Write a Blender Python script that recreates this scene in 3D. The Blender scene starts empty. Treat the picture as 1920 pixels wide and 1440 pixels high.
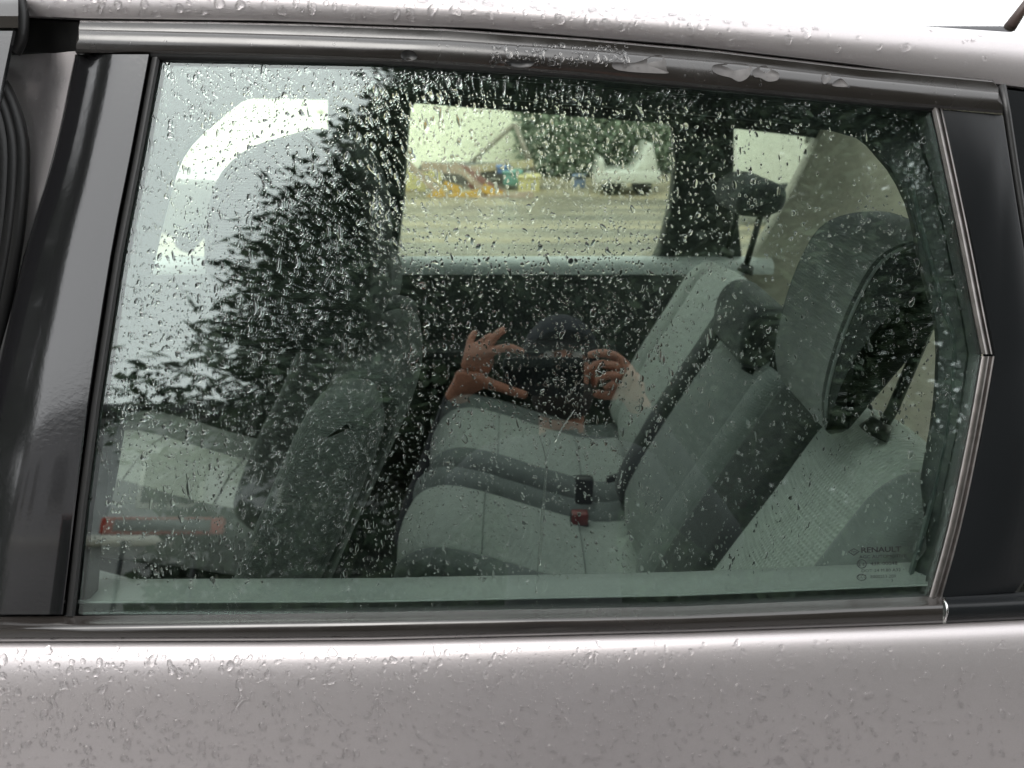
import bpy, bmesh, math, random
import numpy as np
from mathutils import Vector, Matrix
R = math.radians
random.seed(7)
rng = np.random.default_rng(11)
S = bpy.context.scene
COL = S.collection

# ------------------------------------------------------------------ camera
PITCH = R(22.0)
CAM = Vector((0, 0, 1.50))
FPX = 1445.0                      # focal length in pixels of a 1920 px wide picture
cam_d = bpy.data.cameras.new("camera")
cam = bpy.data.objects.new("camera", cam_d)
COL.objects.link(cam)
cam.location = CAM
cam.rotation_euler = (R(90) - PITCH, 0, 0)
cam_d.sensor_width = 36
cam_d.lens = 36 * FPX / 1920
cam_d.clip_start = 0.02
cam_d.clip_end = 600
cam_d.dof.use_dof = True
cam_d.dof.focus_distance = 0.74
cam_d.dof.aperture_fstop = 7.5
S.camera = cam

# ------------------------------------------------------------------ sky, light, exposure
SUN_EL, SUN_AZ = R(58), R(215)    # azimuth clockwise from +y
world = bpy.data.worlds.new("World")
S.world = world
world.use_nodes = True
wn, wl = world.node_tree.nodes, world.node_tree.links
wn.clear()
w_out = wn.new("ShaderNodeOutputWorld")
w_bg = wn.new("ShaderNodeBackground")
w_sky = wn.new("ShaderNodeTexSky")
w_sky.sky_type = 'NISHITA'
w_sky.sun_disc = False
w_sky.sun_elevation = SUN_EL
w_sky.sun_rotation = SUN_AZ
w_sky.air_density = 1.0
w_sky.dust_density = 4.0
w_hs = wn.new("ShaderNodeHueSaturation")
w_hs.inputs['Saturation'].default_value = 0.12
w_mix = wn.new("ShaderNodeMix")
w_mix.data_type = 'RGBA'
w_mix.inputs[0].default_value = 0.72          # an even cloud layer over the clear sky
w_mix.inputs[7].default_value = (8.6, 8.75, 8.9, 1)
wl.new(w_sky.outputs[0], w_hs.inputs['Color'])
wl.new(w_hs.outputs[0], w_mix.inputs[6])
wl.new(w_mix.outputs[2], w_bg.inputs['Color'])
w_bg.inputs['Strength'].default_value = 0.15
wl.new(w_bg.outputs[0], w_out.inputs[0])

sun_d = bpy.data.lights.new("sun", 'SUN')
sun_d.energy = 0.8
sun_d.angle = R(35)
sun_d.color = (1.0, 0.96, 0.9)
sun = bpy.data.objects.new("sun", sun_d)
COL.objects.link(sun)
sdir = Vector((math.sin(SUN_AZ) * math.cos(SUN_EL), math.cos(SUN_AZ) * math.cos(SUN_EL), math.sin(SUN_EL)))
sun.rotation_euler = sdir.to_track_quat('Z', 'Y').to_euler()
sun.location = (0, 0, 20)

S.view_settings.view_transform = 'Standard'
S.view_settings.look = 'None'
S.view_settings.gamma = 1
S.view_settings.use_curve_mapping = False
S.view_settings.exposure = 1.0
S.render.engine = 'CYCLES'
S.cycles.max_bounces = 14
S.cycles.transparent_max_bounces = 24
S.cycles.transmission_bounces = 10
S.cycles.glossy_bounces = 6
S.cycles.diffuse_bounces = 5
S.cycles.use_denoising = True
S.cycles.caustics_reflective = True
S.cycles.caustics_refractive = True
S.cycles.blur_glossy = 0.6
S.cycles.sample_clamp_indirect = 6

# ------------------------------------------------------------------ where a picture ray meets a surface of the place
FWD = Vector((0, math.cos(PITCH), -math.sin(PITCH)))
UP = Vector((0, math.sin(PITCH), math.cos(PITCH)))
TILT = R(20.8)                                   # lean of the door window
GN = Vector((0, -math.cos(TILT), math.sin(TILT)))  # its outward normal
G0 = CAM + FWD * 0.72
GU = Vector((0, math.sin(TILT), math.cos(TILT)))   # up along the glass


def ray(px, py):
    return FWD + Vector((1, 0, 0)) * ((px - 960) / FPX) + UP * ((720 - py) / FPX)


def hit(px, py, p0, n):
    d = ray(px, py)
    return CAM + d * ((p0 - CAM).dot(n) / d.dot(n))


def gp(px, py, off=0.0):
    """point on the plane of the near door window, off metres outwards"""
    return hit(px, py, G0 + GN * off, GN)


def yp(px, py, y):
    return hit(px, py, Vector((0, y, 0)), Vector((0, 1, 0)))


FT = math.atan2(0.17, 0.45)
FN = Vector((0, -math.cos(FT), -math.sin(FT)))   # inward normal of the far side above the belt


def fp(px, py, off=0.0):
    return hit(px, py, Vector((0, 2.2, 1.0)) + FN * off, FN)


def interp(path, x):
    """y of a polyline [(x, y)...] at x, continued straight beyond the ends"""
    p = path
    if x <= p[0][0]:
        a, b = p[0], p[1]
    elif x >= p[-1][0]:
        a, b = p[-2], p[-1]
    else:
        for i in range(len(p) - 1):
            if p[i][0] <= x <= p[i + 1][0]:
                a, b = p[i], p[i + 1]
                break
    return a[1] + (b[1] - a[1]) * (x - a[0]) / (b[0] - a[0])


def smooth_poly(pts, n=6, closed=True):
    """Catmull-Rom through 2-D or 3-D points"""
    P = [Vector(p) for p in pts]
    N = len(P)
    out = []
    rngi = range(N) if closed else range(N - 1)
    for i in rngi:
        if closed:
            p0, p1, p2, p3 = P[(i - 1) % N], P[i], P[(i + 1) % N], P[(i + 2) % N]
        else:
            p0, p1, p2, p3 = P[max(i - 1, 0)], P[i], P[i + 1], P[min(i + 2, N - 1)]
        for k in range(n):
            t = k / n
            out.append(0.5 * ((2 * p1) + (p2 - p0) * t + (2 * p0 - 5 * p1 + 4 * p2 - p3) * t * t + (3 * p1 - p0 - 3 * p2 + p3) * t ** 3))
    if not closed:
        out.append(P[-1])
    return out


# ------------------------------------------------------------------ materials
def mat(name, color, rough=0.5, metal=0.0, spec=0.5, coat=0.0, noise=0.0, nscale=40, bump=0.0, bscale=200, coat_rough=0.03, rvar=0.0):
    m = bpy.data.materials.new(name)
    m.use_nodes = True
    nt = m.node_tree
    b = nt.nodes['Principled BSDF']
    b.inputs['Base Color'].default_value = (*color, 1)
    b.inputs['Roughness'].default_value = rough
    b.inputs['Metallic'].default_value = metal
    b.inputs['Specular IOR Level'].default_value = spec
    b.inputs['Coat Weight'].default_value = coat
    b.inputs['Coat Roughness'].default_value = coat_rough
    tc = nt.nodes.new('ShaderNodeTexCoord')
    if noise or rvar:
        n = nt.nodes.new('ShaderNodeTexNoise')
        n.inputs['Scale'].default_value = nscale
        n.inputs['Detail'].default_value = 6
        nt.links.new(tc.outputs['Object'], n.inputs['Vector'])
        if noise:
            mr = nt.nodes.new('ShaderNodeMapRange')
            mr.inputs[1].default_value = 0.3
            mr.inputs[2].default_value = 0.7
            mr.inputs[3].default_value = 1 - noise
            mr.inputs[4].default_value = 1 + noise
            nt.links.new(n.outputs['Fac'], mr.inputs[0])
            mx = nt.nodes.new('ShaderNodeMix')
            mx.data_type = 'RGBA'
            mx.blend_type = 'MULTIPLY'
            mx.inputs[0].default_value = 1
            mx.inputs[6].default_value = (*color, 1)
            nt.links.new(mr.outputs[0], mx.inputs[7])
            nt.links.new(mx.outputs[2], b.inputs['Base Color'])
        if rvar:
            mr2 = nt.nodes.new('ShaderNodeMapRange')
            mr2.inputs[1].default_value = 0.35
            mr2.inputs[2].default_value = 0.65
            mr2.inputs[3].default_value = max(0, rough - rvar)
            mr2.inputs[4].default_value = rough + rvar
            nt.links.new(n.outputs['Fac'], mr2.inputs[0])
            nt.links.new(mr2.outputs[0], b.inputs['Roughness'])
    if bump:
        n2 = nt.nodes.new('ShaderNodeTexNoise')
        n2.inputs['Scale'].default_value = bscale
        n2.inputs['Detail'].default_value = 3
        nt.links.new(tc.outputs['Object'], n2.inputs['Vector'])
        bp = nt.nodes.new('ShaderNodeBump')
        bp.inputs['Strength'].default_value = bump
        bp.inputs['Distance'].default_value = 0.002
        nt.links.new(n2.outputs['Fac'], bp.inputs['Height'])
        nt.links.new(bp.outputs[0], b.inputs['Normal'])
    return m


def glass_mat(name, tint, f0):
    """thin tinted pane: clear tinted transmission plus a mirror layer that grows towards grazing angles"""
    m = bpy.data.materials.new(name)
    m.use_nodes = True
    nt = m.node_tree
    nt.nodes.remove(nt.nodes['Principled BSDF'])
    out = nt.nodes['Material Output']
    tr = nt.nodes.new('ShaderNodeBsdfTransparent')
    tr.inputs[0].default_value = (*tint, 1)
    gl = nt.nodes.new('ShaderNodeBsdfGlossy')
    gl.inputs['Roughness'].default_value = 0.0
    gl.inputs['Color'].default_value = (0.93, 1.0, 0.97, 1)
    lw = nt.nodes.new('ShaderNodeLayerWeight')
    lw.inputs['Blend'].default_value = 0.5
    pw = nt.nodes.new('ShaderNodeMath')
    pw.operation = 'POWER'
    pw.inputs[1].default_value = 4
    nt.links.new(lw.outputs['Facing'], pw.inputs[0])
    mr = nt.nodes.new('ShaderNodeMapRange')
    mr.inputs[3].default_value = f0
    mr.inputs[4].default_value = 0.9
    nt.links.new(pw.outputs[0], mr.inputs[0])
    mix = nt.nodes.new('ShaderNodeMixShader')
    nt.links.new(mr.outputs[0], mix.inputs[0])
    nt.links.new(tr.outputs[0], mix.inputs[1])
    nt.links.new(gl.outputs[0], mix.inputs[2])
    nt.links.new(mix.outputs[0], out.inputs['Surface'])
    return m


def water_mat(name="water", clear=0.0):
    m = bpy.data.materials.new(name)
    m.use_nodes = True
    nt = m.node_tree
    nt.nodes.remove(nt.nodes['Principled BSDF'])
    g = nt.nodes.new('ShaderNodeBsdfGlass')
    g.inputs['IOR'].default_value = 1.33
    g.inputs['Roughness'].default_value = 0.0
    if clear:                               # shallow water: part of the light goes straight through
        tp = nt.nodes.new('ShaderNodeBsdfTransparent')
        gs = nt.nodes.new('ShaderNodeBsdfGlossy')
        gs.inputs['Roughness'].default_value = 0.02
        lw = nt.nodes.new('ShaderNodeFresnel')
        lw.inputs['IOR'].default_value = 1.38
        t = nt.nodes.new('ShaderNodeMixShader')
        geo = nt.nodes.new('ShaderNodeNewGeometry')
        fm = nt.nodes.new('ShaderNodeMath')                # no mirror on the inner side of the thin skin
        fm.operation = 'MULTIPLY_ADD'
        nt.links.new(geo.outputs['Backfacing'], fm.inputs[0])
        fm.inputs[1].default_value = -1.0
        fm.inputs[2].default_value = 1.0
        fx_ = nt.nodes.new('ShaderNodeMath')
        fx_.operation = 'MULTIPLY'
        nt.links.new(lw.outputs[0], fx_.inputs[0])
        nt.links.new(fm.outputs[0], fx_.inputs[1])
        nt.links.new(fx_.outputs[0], t.inputs[0])
        nt.links.new(tp.outputs[0], t.inputs[1])
        nt.links.new(gs.outputs[0], t.inputs[2])
        mx = nt.nodes.new('ShaderNodeMixShader')
        mx.inputs[0].default_value = clear
        nt.links.new(g.outputs[0], mx.inputs[1])
        nt.links.new(t.outputs[0], mx.inputs[2])
        nt.links.new(mx.outputs[0], nt.nodes['Material Output'].inputs['Surface'])
    else:
        nt.links.new(g.outputs[0], nt.nodes['Material Output'].inputs['Surface'])
    return m


def cloth_mat(name, color, wscale, strength=0.6, bands='Z'):
    """woven seat cloth: two crossed sets of fine ribs"""
    m = mat(name, color, rough=0.9, spec=0.2, noise=0.08, nscale=60)
    nt = m.node_tree
    b = nt.nodes['Principled BSDF']
    b.inputs['Sheen Weight'].default_value = 0.25
    tc = nt.nodes['Texture Coordinate']
    w1 = nt.nodes.new('ShaderNodeTexWave')
    w1.bands_direction = 'Y'
    w1.inputs['Scale'].default_value = wscale
    w2 = nt.nodes.new('ShaderNodeTexWave')
    w2.bands_direction = bands
    w2.inputs['Scale'].default_value = wscale * 0.8
    for w in (w1, w2):
        w.inputs['Distortion'].default_value = 0.3
        nt.links.new(tc.outputs['Object'], w.inputs['Vector'])
    ad = nt.nodes.new('ShaderNodeMath')
    ad.operation = 'MULTIPLY'
    nt.links.new(w1.outputs['Fac'], ad.inputs[0])
    nt.links.new(w2.outputs['Fac'], ad.inputs[1])
    bp = nt.nodes.new('ShaderNodeBump')
    bp.inputs['Strength'].default_value = strength
    bp.inputs['Distance'].default_value = 0.0015
    nt.links.new(ad.outputs[0], bp.inputs['Height'])
    nt.links.new(bp.outputs[0], b.inputs['Normal'])
    return m


M = {}
M['paint'] = mat("silver_paint", (0.48, 0.45, 0.455), rough=0.42, metal=0.7, coat=0.35, coat_rough=0.22, noise=0.04, nscale=900, bump=0.03, bscale=900)
M['gloss'] = mat("gloss_black", (0.010, 0.010, 0.011), rough=0.13, spec=0.65, coat=0.7, coat_rough=0.06, bump=0.05, bscale=260)
M['panel'] = mat("moulded_black", (0.009, 0.010, 0.011), rough=0.26, spec=0.25, bump=0.04, bscale=900)
M['trim'] = mat("satin_trim", (0.020, 0.0175, 0.016), rough=0.22, spec=0.9, bump=0.02, bscale=300, rvar=0.08, nscale=14)
M['rubber'] = mat("rubber", (0.012, 0.012, 0.012), rough=0.42, spec=0.5, bump=0.1, bscale=400)
M['steel'] = mat("guide_metal", (0.23, 0.215, 0.205), rough=0.32, metal=0.9, noise=0.25, nscale=60)
M['glass'] = glass_mat("tinted_glass", (0.857, 0.914, 0.885), 0.125)
M['glass_far'] = glass_mat("tinted_glass_far", (0.945, 0.97, 0.915), 0.012)
M['added_roof_glass'] = glass_mat("added_roof_glass", (0.52, 0.55, 0.54), 0.03)
M['water'] = water_mat()
M['water_paint'] = water_mat("water_on_paint", 0.12)
M['inner'] = mat("grey_plastic", (0.25, 0.26, 0.255), rough=0.5, spec=0.4, noise=0.1, nscale=500, bump=0.25, bscale=900)
M['inner_dark'] = mat("dark_plastic", (0.045, 0.048, 0.05), rough=0.55, spec=0.4, noise=0.15, nscale=60, bump=0.15, bscale=700)
M['tan'] = mat("pillar_trim", (0.74, 0.70, 0.60), rough=0.6, noise=0.08, nscale=30, bump=0.1, bscale=600)
M['liner'] = mat("headliner", (0.06, 0.06, 0.065), rough=0.95, noise=0.1, nscale=200)  # dark base colour stands in for the lining being unlit
M['carpet'] = mat("carpet", (0.018, 0.018, 0.02), rough=1, noise=0.3, nscale=300)
M['cloth'] = cloth_mat("light_cloth", (0.47, 0.49, 0.465), 90)
M['rib'] = cloth_mat("ribbed_cloth", (0.37, 0.39, 0.37), 55, 1.0)
M['greycloth'] = cloth_mat("grey_cloth", (0.19, 0.20, 0.20), 120, 0.4)
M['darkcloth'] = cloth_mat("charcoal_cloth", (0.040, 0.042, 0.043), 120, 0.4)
M['midcloth'] = cloth_mat("mid_cloth", (0.25, 0.265, 0.255), 90)
M['frontcloth'] = cloth_mat("front_cloth", (0.085, 0.09, 0.088), 110, 0.5)
M['headcloth'] = cloth_mat("headrest_cloth", (0.21, 0.215, 0.21), 110, 0.5)
M['black'] = mat("black_plastic", (0.008, 0.008, 0.009), rough=0.4)
M['red'] = mat("red_plastic", (0.20, 0.015, 0.015), rough=0.35)
M['chrome'] = mat("chrome", (0.6, 0.6, 0.6), rough=0.18, metal=1.0)
M['print'] = mat("black_print", (0.006, 0.007, 0.007), rough=0.6)
M['scuff'] = mat("dry_scuff", (0.75, 0.76, 0.74), rough=0.7)


# ------------------------------------------------------------------ object helpers
def link(o, parent=None, label=None, cat=None, group=None, kind=None):
    COL.objects.link(o)
    if parent is not None:
        o.parent = parent
    if label: o['label'] = label
    if cat: o['category'] = cat
    if group: o['group'] = group
    if kind: o['kind'] = kind
    return o


def mesh_obj(name, verts, faces, m, parent=None, smooth=True, **kw):
    me = bpy.data.meshes.new(name)
    me.from_pydata([tuple(v) for v in verts], [], faces)
    me.validate()
    if smooth:
        me.polygons.foreach_set('use_smooth', [True] * len(me.polygons))
    for mm in (m if isinstance(m, (list, tuple)) else [m]):
        me.materials.append(mm)
    o = bpy.data.objects.new(name, me)
    return link(o, parent, **kw)


def empty(name, loc=(0, 0, 0), parent=None, **kw):
    o = bpy.data.objects.new(name, None)
    o.empty_display_size = 0.1
    o.location = loc
    return link(o, parent, **kw)


def fix_normals(o, angle=None):
    bm = bmesh.new()
    bm.from_mesh(o.data)
    bmesh.ops.remove_doubles(bm, verts=bm.verts, dist=1e-6)
    bmesh.ops.recalc_face_normals(bm, faces=bm.faces)
    if angle is not None:
        for e in bm.edges:
            if len(e.link_faces) == 2 and e.calc_face_angle(0) > angle:
                e.smooth = False
    bm.to_mesh(o.data)
    bm.free()
    return o


def loft(name, rows, m, parent=None, closed=False, caps=False, angle=R(40), **kw):
    """skin over rows of points; closed joins the last row to the first"""
    n = len(rows[0])
    v = [p for r in rows for p in r]
    f = []
    k = len(rows)
    for i in range(k if closed else k - 1):
        a, b = i * n, ((i + 1) % k) * n
        for j in range(n - 1):
            f.append((a + j, a + j + 1, b + j + 1, b + j))
    if closed and caps:
        f.append([i * n for i in range(k)])
        f.append([i * n + n - 1 for i in range(k)])
    o = mesh_obj(name, v, f, m, parent, **kw)
    return fix_normals(o, angle)


def prism(name, poly, vec, m, parent=None, bevel=0.0, seg=2, angle=R(35), smooth=True, **kw):
    """polygon of 3-D points pushed along vec, edges rounded"""
    bm = bmesh.new()
    vs = [bm.verts.new(p) for p in poly]
    bm.faces.new(vs)
    r = bmesh.ops.extrude_face_region(bm, geom=bm.faces[:])
    bmesh.ops.translate(bm, vec=vec, verts=[e for e in r['geom'] if isinstance(e, bmesh.types.BMVert)])
    bmesh.ops.recalc_face_normals(bm, faces=bm.faces)
    if bevel:
        es = [e for e in bm.edges if len(e.link_faces) == 2 and e.calc_face_angle(0) > R(50)]
        bmesh.ops.bevel(bm, geom=es, offset=bevel, segments=seg, profile=0.5, affect='EDGES', clamp_overlap=True)
    for e in bm.edges:
        if len(e.link_faces) == 2 and e.calc_face_angle(0) > angle:
            e.smooth = False
    me = bpy.data.meshes.new(name)
    bm.to_mesh(me)
    bm.free()
    if smooth:
        me.polygons.foreach_set('use_smooth', [True] * len(me.polygons))
    me.materials.append(m)
    return link(bpy.data.objects.new(name, me), parent, **kw)


def box(name, a, b, m, parent=None, bevel=0.004, **kw):
    (x0, y0, z0), (x1, y1, z1) = a, b
    return prism(name, [(x0, y0, z0), (x1, y0, z0), (x1, y1, z0), (x0, y1, z0)], Vector((0, 0, z1 - z0)), m, parent, bevel, **kw)


def tube(name, pts, rad, m, parent=None, n=10, **kw):
    pts = [Vector(p) for p in pts]
    rads = rad if isinstance(rad, (list, tuple)) else [rad] * len(pts)
    rings = []
    prev = None
    for i, p in enumerate(pts):
        t = (pts[min(i + 1, len(pts) - 1)] - pts[max(i - 1, 0)]).normalized()
        a = prev if prev is not None else (Vector((0, 0, 1)) if abs(t.z) < 0.9 else Vector((1, 0, 0)))
        a = (a - t * a.dot(t)).normalized()
        prev = a
        b = t.cross(a)
        rings.append([p + (a * math.cos(2 * math.pi * k / n) + b * math.sin(2 * math.pi * k / n)) * rads[i] for k in range(n)])
    v = [q for r in rings for q in r]
    f = []
    for i in range(len(rings) - 1):
        for k in range(n):
            f.append((i * n + k, i * n + (k + 1) % n, (i + 1) * n + (k + 1) % n, (i + 1) * n + k))
    f.append(list(range(n))[::-1])
    f.append([(len(rings) - 1) * n + k for k in range(n)])
    return mesh_obj(name, v, f, m, parent, **kw)


def piece(name, outline, y0, y1, r, m, parent=None, dome=0.0, **kw):
    """upholstered piece: side outline [(x, z)...] run from y0 to y1 with both ends rounded by r"""
    P = [Vector(p) for p in outline]
    N = len(P)
    area = sum(P[i].x * P[(i + 1) % N].y - P[(i + 1) % N].x * P[i].y for i in range(N))
    if area < 0:
        P.reverse()
    nor = []
    for i in range(N):
        t = P[(i + 1) % N] - P[i - 1]
        t.normalize()
        nor.append(Vector((t.y, -t.x)))
    steps = []
    K = 5
    for k in range(K + 1):
        a = k / K * math.pi / 2
        steps.append((y0 + r * (1 - math.sin(a)), r * (1 - math.cos(a)), 0))
    steps = [(y0 + r * (1 - math.sin(k / K * math.pi / 2)), r * (1 - math.cos((1 - k / K) * math.pi / 2)), 0) for k in range(K + 1)]
    seq = []
    for k in range(K + 1):
        a = k / K * math.pi / 2
        seq.append((y0 + r * (1 - math.sin(a)), r * (1 - math.cos(a))))
    # from end cap (inset r) to full outline
    seq = [(y0 + r * (1 - math.cos(a)), r * (1 - math.sin(a))) for a in [k / K * math.pi / 2 for k in range(K + 1)]]
    mids = 6
    if dome:
        full = [(y0 + r + (y1 - y0 - 2 * r) * k / mids, -dome * math.sin(math.pi * k / mids)) for k in range(1, mids)]
    else:
        full = []
    seq = seq + full + [(y1 - (y - y0), i) for y, i in reversed(seq)]
    rings = [[Vector((p.x - nn.x * ins, y, p.y - nn.y * ins)) for p, nn in zip(P, nor)] for y, ins in seq]
    v = [q for rg in rings for q in rg]
    f = []
    for i in range(len(rings) - 1):
        for k in range(N):
            f.append((i * N + k, i * N + (k + 1) % N, (i + 1) * N + (k + 1) % N, (i + 1) * N + k))
    f.append(list(range(N))[::-1])
    f.append([(len(rings) - 1) * N + k for k in range(N)])
    o = mesh_obj(name, v, f, m, parent, **kw)
    return fix_normals(o, R(60))


# ================================================================== THE GROUND
def ground_mat():
    m = mat("wet_ground", (0.30, 0.255, 0.17), rough=0.55, noise=0.35, nscale=1.3, bump=0.6, bscale=6)
    nt = m.node_tree
    b = nt.nodes['Principled BSDF']
    src = b.inputs['Base Color'].links[0].from_socket
    tc = nt.nodes['Texture Coordinate']
    mp = nt.nodes.new('ShaderNodeMapping')
    mp.inputs['Scale'].default_value = (0.12, 0.9, 1)         # wheel tracks run along the yard
    mp.inputs['Rotation'].default_value = (0, 0, R(4))
    n1 = nt.nodes.new('ShaderNodeTexNoise')
    n1.inputs['Scale'].default_value = 1.6
    n1.inputs['Detail'].default_value = 5
    nt.links.new(tc.outputs['Object'], mp.inputs[0])
    nt.links.new(mp.outputs[0], n1.inputs['Vector'])
    cr = nt.nodes.new('ShaderNodeMapRange')
    cr.inputs[1].default_value, cr.inputs[2].default_value = 0.38, 0.62
    nt.links.new(n1.outputs['Fac'], cr.inputs[0])
    mx = nt.nodes.new('ShaderNodeMix')
    mx.data_type = 'RGBA'
    mx.inputs[7].default_value = (0.17, 0.155, 0.125, 1)
    nt.links.new(cr.outputs[0], mx.inputs[0])
    nt.links.new(src, mx.inputs[6])
    nt.links.new(mx.outputs[2], b.inputs['Base Color'])
    mr = nt.nodes.new('ShaderNodeMapRange')
    mr.inputs[3].default_value, mr.inputs[4].default_value = 0.6, 0.3
    nt.links.new(cr.outputs[0], mr.inputs[0])
    nt.links.new(mr.outputs[0], b.inputs['Roughness'])
    return m


gxs = np.linspace(-60, 60, 61)
gys = np.concatenate([np.linspace(-80, 0, 17), np.linspace(1, 30, 30), np.linspace(35, 180, 16)])


def ground_z(y):
    t = min(max((y - 4) / 12, 0), 1)
    return -1.05 * (t * t * (3 - 2 * t) * 0.4 + t * 0.6)


gv = [(x * (1 + abs(y) / 60), y, ground_z(y)) for y in gys for x in gxs]
gf = [(j * 61 + i, j * 61 + i + 1, (j + 1) * 61 + i + 1, (j + 1) * 61 + i) for j in range(len(gys) - 1) for i in range(60)]
mesh_obj("ground", gv, gf, ground_mat(), kind='structure')

# asphalt strip that the car and the person stand on
av = []
for y in np.linspace(-6.5, 4.0, 8):
    for x in np.linspace(-40, 40, 21):
        av.append((x, y, ground_z(y) + 0.004))
af = [(j * 21 + i, j * 21 + i + 1, (j + 1) * 21 + i + 1, (j + 1) * 21 + i) for j in range(7) for i in range(20)]
mesh_obj("road", av, af, mat("wet_concrete", (0.22, 0.21, 0.205), rough=0.35, noise=0.3, nscale=80, bump=0.3, bscale=120, rvar=0.15), kind='structure')

# ================================================================== THE CAR
car = empty("car", (0, 1.4, 0), label="silver car wet with rain, seen at its rear side window", cat="car")
car_inv = Matrix.Translation(-Vector((0, 1.4, 0)))


def under(o, parent):
    """parent keeping the place in the world"""
    o.parent = parent
    o.matrix_parent_inverse = parent.matrix_world.inverted() if parent.matrix_world != Matrix() else Matrix.Translation(-parent.location) if parent.parent is None else Matrix()
    return o


# every part below is built in world coordinates; parents other than the car sit at the origin
car.location = (0, 0, 0)

XS = [-900, -600, -300, 0, 160, 320, 500, 700, 900, 1100, 1280, 1450, 1600, 1770, 1920, 2200, 2500]
belt_top = [(-400, 1162), (140, 1156), (640, 1150), (1280, 1138), (1765, 1118), (2300, 1092)]
belt_low = [(-400, 1206), (0, 1205), (640, 1203), (1280, 1187), (1770, 1170), (2300, 1146)]


def row(path, dpy, off, xs=XS):
    return [gp(x, interp(path, x) + dpy, off) for x in xs]


# --- side skin: shoulder under the moulding, then the flat of the door
def yrow(path, dpy, y, xs=XS):
    return [yp(x, interp(path, x) + dpy, y) for x in xs]


def tilt_at(q):
    """how far the skin's normal points up (degrees) q millimetres below the moulding"""
    return np.interp(q, [0, 3, 8, 13, 20, 30, 45, 75, 130, 230, 400, 700], [82, 76, 60, 46, 34, 26, 20, 14, 8, 2, -4, -10])


offs, yy_, zz_, q = [(0.0, 0.0)], 0.0, 0.0, 0.0
qs = [1.5, 3, 4.5, 6, 7.5, 9, 11, 13, 15, 17.5, 20, 23, 26, 30, 35, 40, 47, 55, 65, 80, 100, 130, 170, 220, 300, 420, 560, 700]
for qn in qs:
    st = (qn - q) / 4
    for _ in range(4):
        q += st
        t_ = R(tilt_at(q))
        yy_ -= math.sin(t_) * st / 1000
        zz_ -= math.cos(t_) * st / 1000
    offs.append((yy_, zz_))
rows = [row(belt_low, -14, -0.004), row(belt_low, -4, 0.003)]
foot = row(belt_low, 0, 0.0085)
rows += [[p + Vector((0, oy, oz)) for p in foot] for oy, oz in offs]
last = rows[-1]
rows += [[Vector((p.x, p.y + 0.02, 0.30)) for p in last], [Vector((p.x, p.y + 0.10, 0.24)) for p in last]]
door = loft("rear_door", rows, M['paint'], car, label="wet silver lower panel of the rear door")

# --- moulding along the window's foot
XD = [-300, -100, 20, 160, 320, 500, 700, 900, 1100, 1280, 1450, 1600, 1700, 1768]
prof = [(belt_top, 6, -0.010), (belt_top, 0, 0.000), (belt_top, -1, 0.0035), (belt_top, 4, 0.0062), (belt_top, 9, 0.0088), (belt_top, 13, 0.0120), (belt_top, 17, 0.0146), (belt_top, 20, 0.0158),
        (belt_low, -26, 0.0168), (belt_low, -16, 0.0168), (belt_low, -8, 0.0150), (belt_low, -2, 0.0105), (belt_low, 0, 0.006), (belt_low, 2, -0.004)]
loft("belt_moulding", [row(p, d, o, XD) for p, d, o in prof], M['trim'], door)
XQ = [1774, 1850, 1920, 2100, 2300, 2500]
loft("quarter_moulding", [row(p, d, o - 0.001, XQ) for p, d, o in prof], M['panel'], car)
# wet edge where the two mouldings meet
tube("moulding_joint", [gp(1769, 1122, 0.010), gp(1775, 1135, 0.0155), gp(1776, 1148, 0.0170), gp(1772, 1164, 0.013)], 0.0012, M['chrome'], door, n=6)

# --- trim over the window
top_u = [(150, 38), (500, 42), (900, 56), (1280, 87), (1600, 125), (1862, 150)]
top_c = [(148, 58), (500, 66), (900, 80), (1280, 110), (1600, 147), (1872, 174)]
top_l = [(143, 98), (500, 106), (900, 123), (1280, 160), (1600, 190), (1880, 213)]
XT = [0, 0.06, 0.15, 0.25, 0.4, 0.55, 0.7, 0.85, 0.95, 1.0]


def trow(path, dpy, off, sag=0.0):
    x0, x1 = path[0][0], path[-1][0]
    out = []
    for t in XT:
        x = x0 + (x1 - x0) * t
        out.append(gp(x, interp(path, x) + dpy, off))
    return out


tt = loft("window_trim", [trow(top_u, 6, -0.012), trow(top_u, 0, -0.006), trow(top_u, 1, 0.0025), trow(top_u, 4, 0.0042), trow(top_c, -9, 0.0036), trow(top_c, -3, 0.0040), trow(top_c, 0, 0.0070),
                          trow(top_c, 4, 0.0088), trow(top_c, 16, 0.0104), trow(top_l, -16, 0.0098), trow(top_l, -6, 0.0082), trow(top_l, 0, 0.0055), trow(top_l, 3, -0.006)],
          M['trim'], door, closed=True, caps=True, angle=R(30))

# --- window glass: outline on the glass plane
G_LEFT = [(302, 110), (268, 290), (232, 480), (190, 760), (165, 960), (147, 1152)]
G_RIGHT = [(1744, 208), (1792, 430), (1838, 664), (1812, 820), (1775, 990), (1740, 1120)]
glass_out = [(302, 109), (700, 118), (1100, 147), (1500, 184)] + G_RIGHT + [(1280, 1140), (700, 1151)] + G_LEFT[::-1][:-1]
prism("window_glass", [gp(x, y, 0.0) for x, y in glass_out], GN * -0.0038, M['glass'], door, smooth=False)

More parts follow.
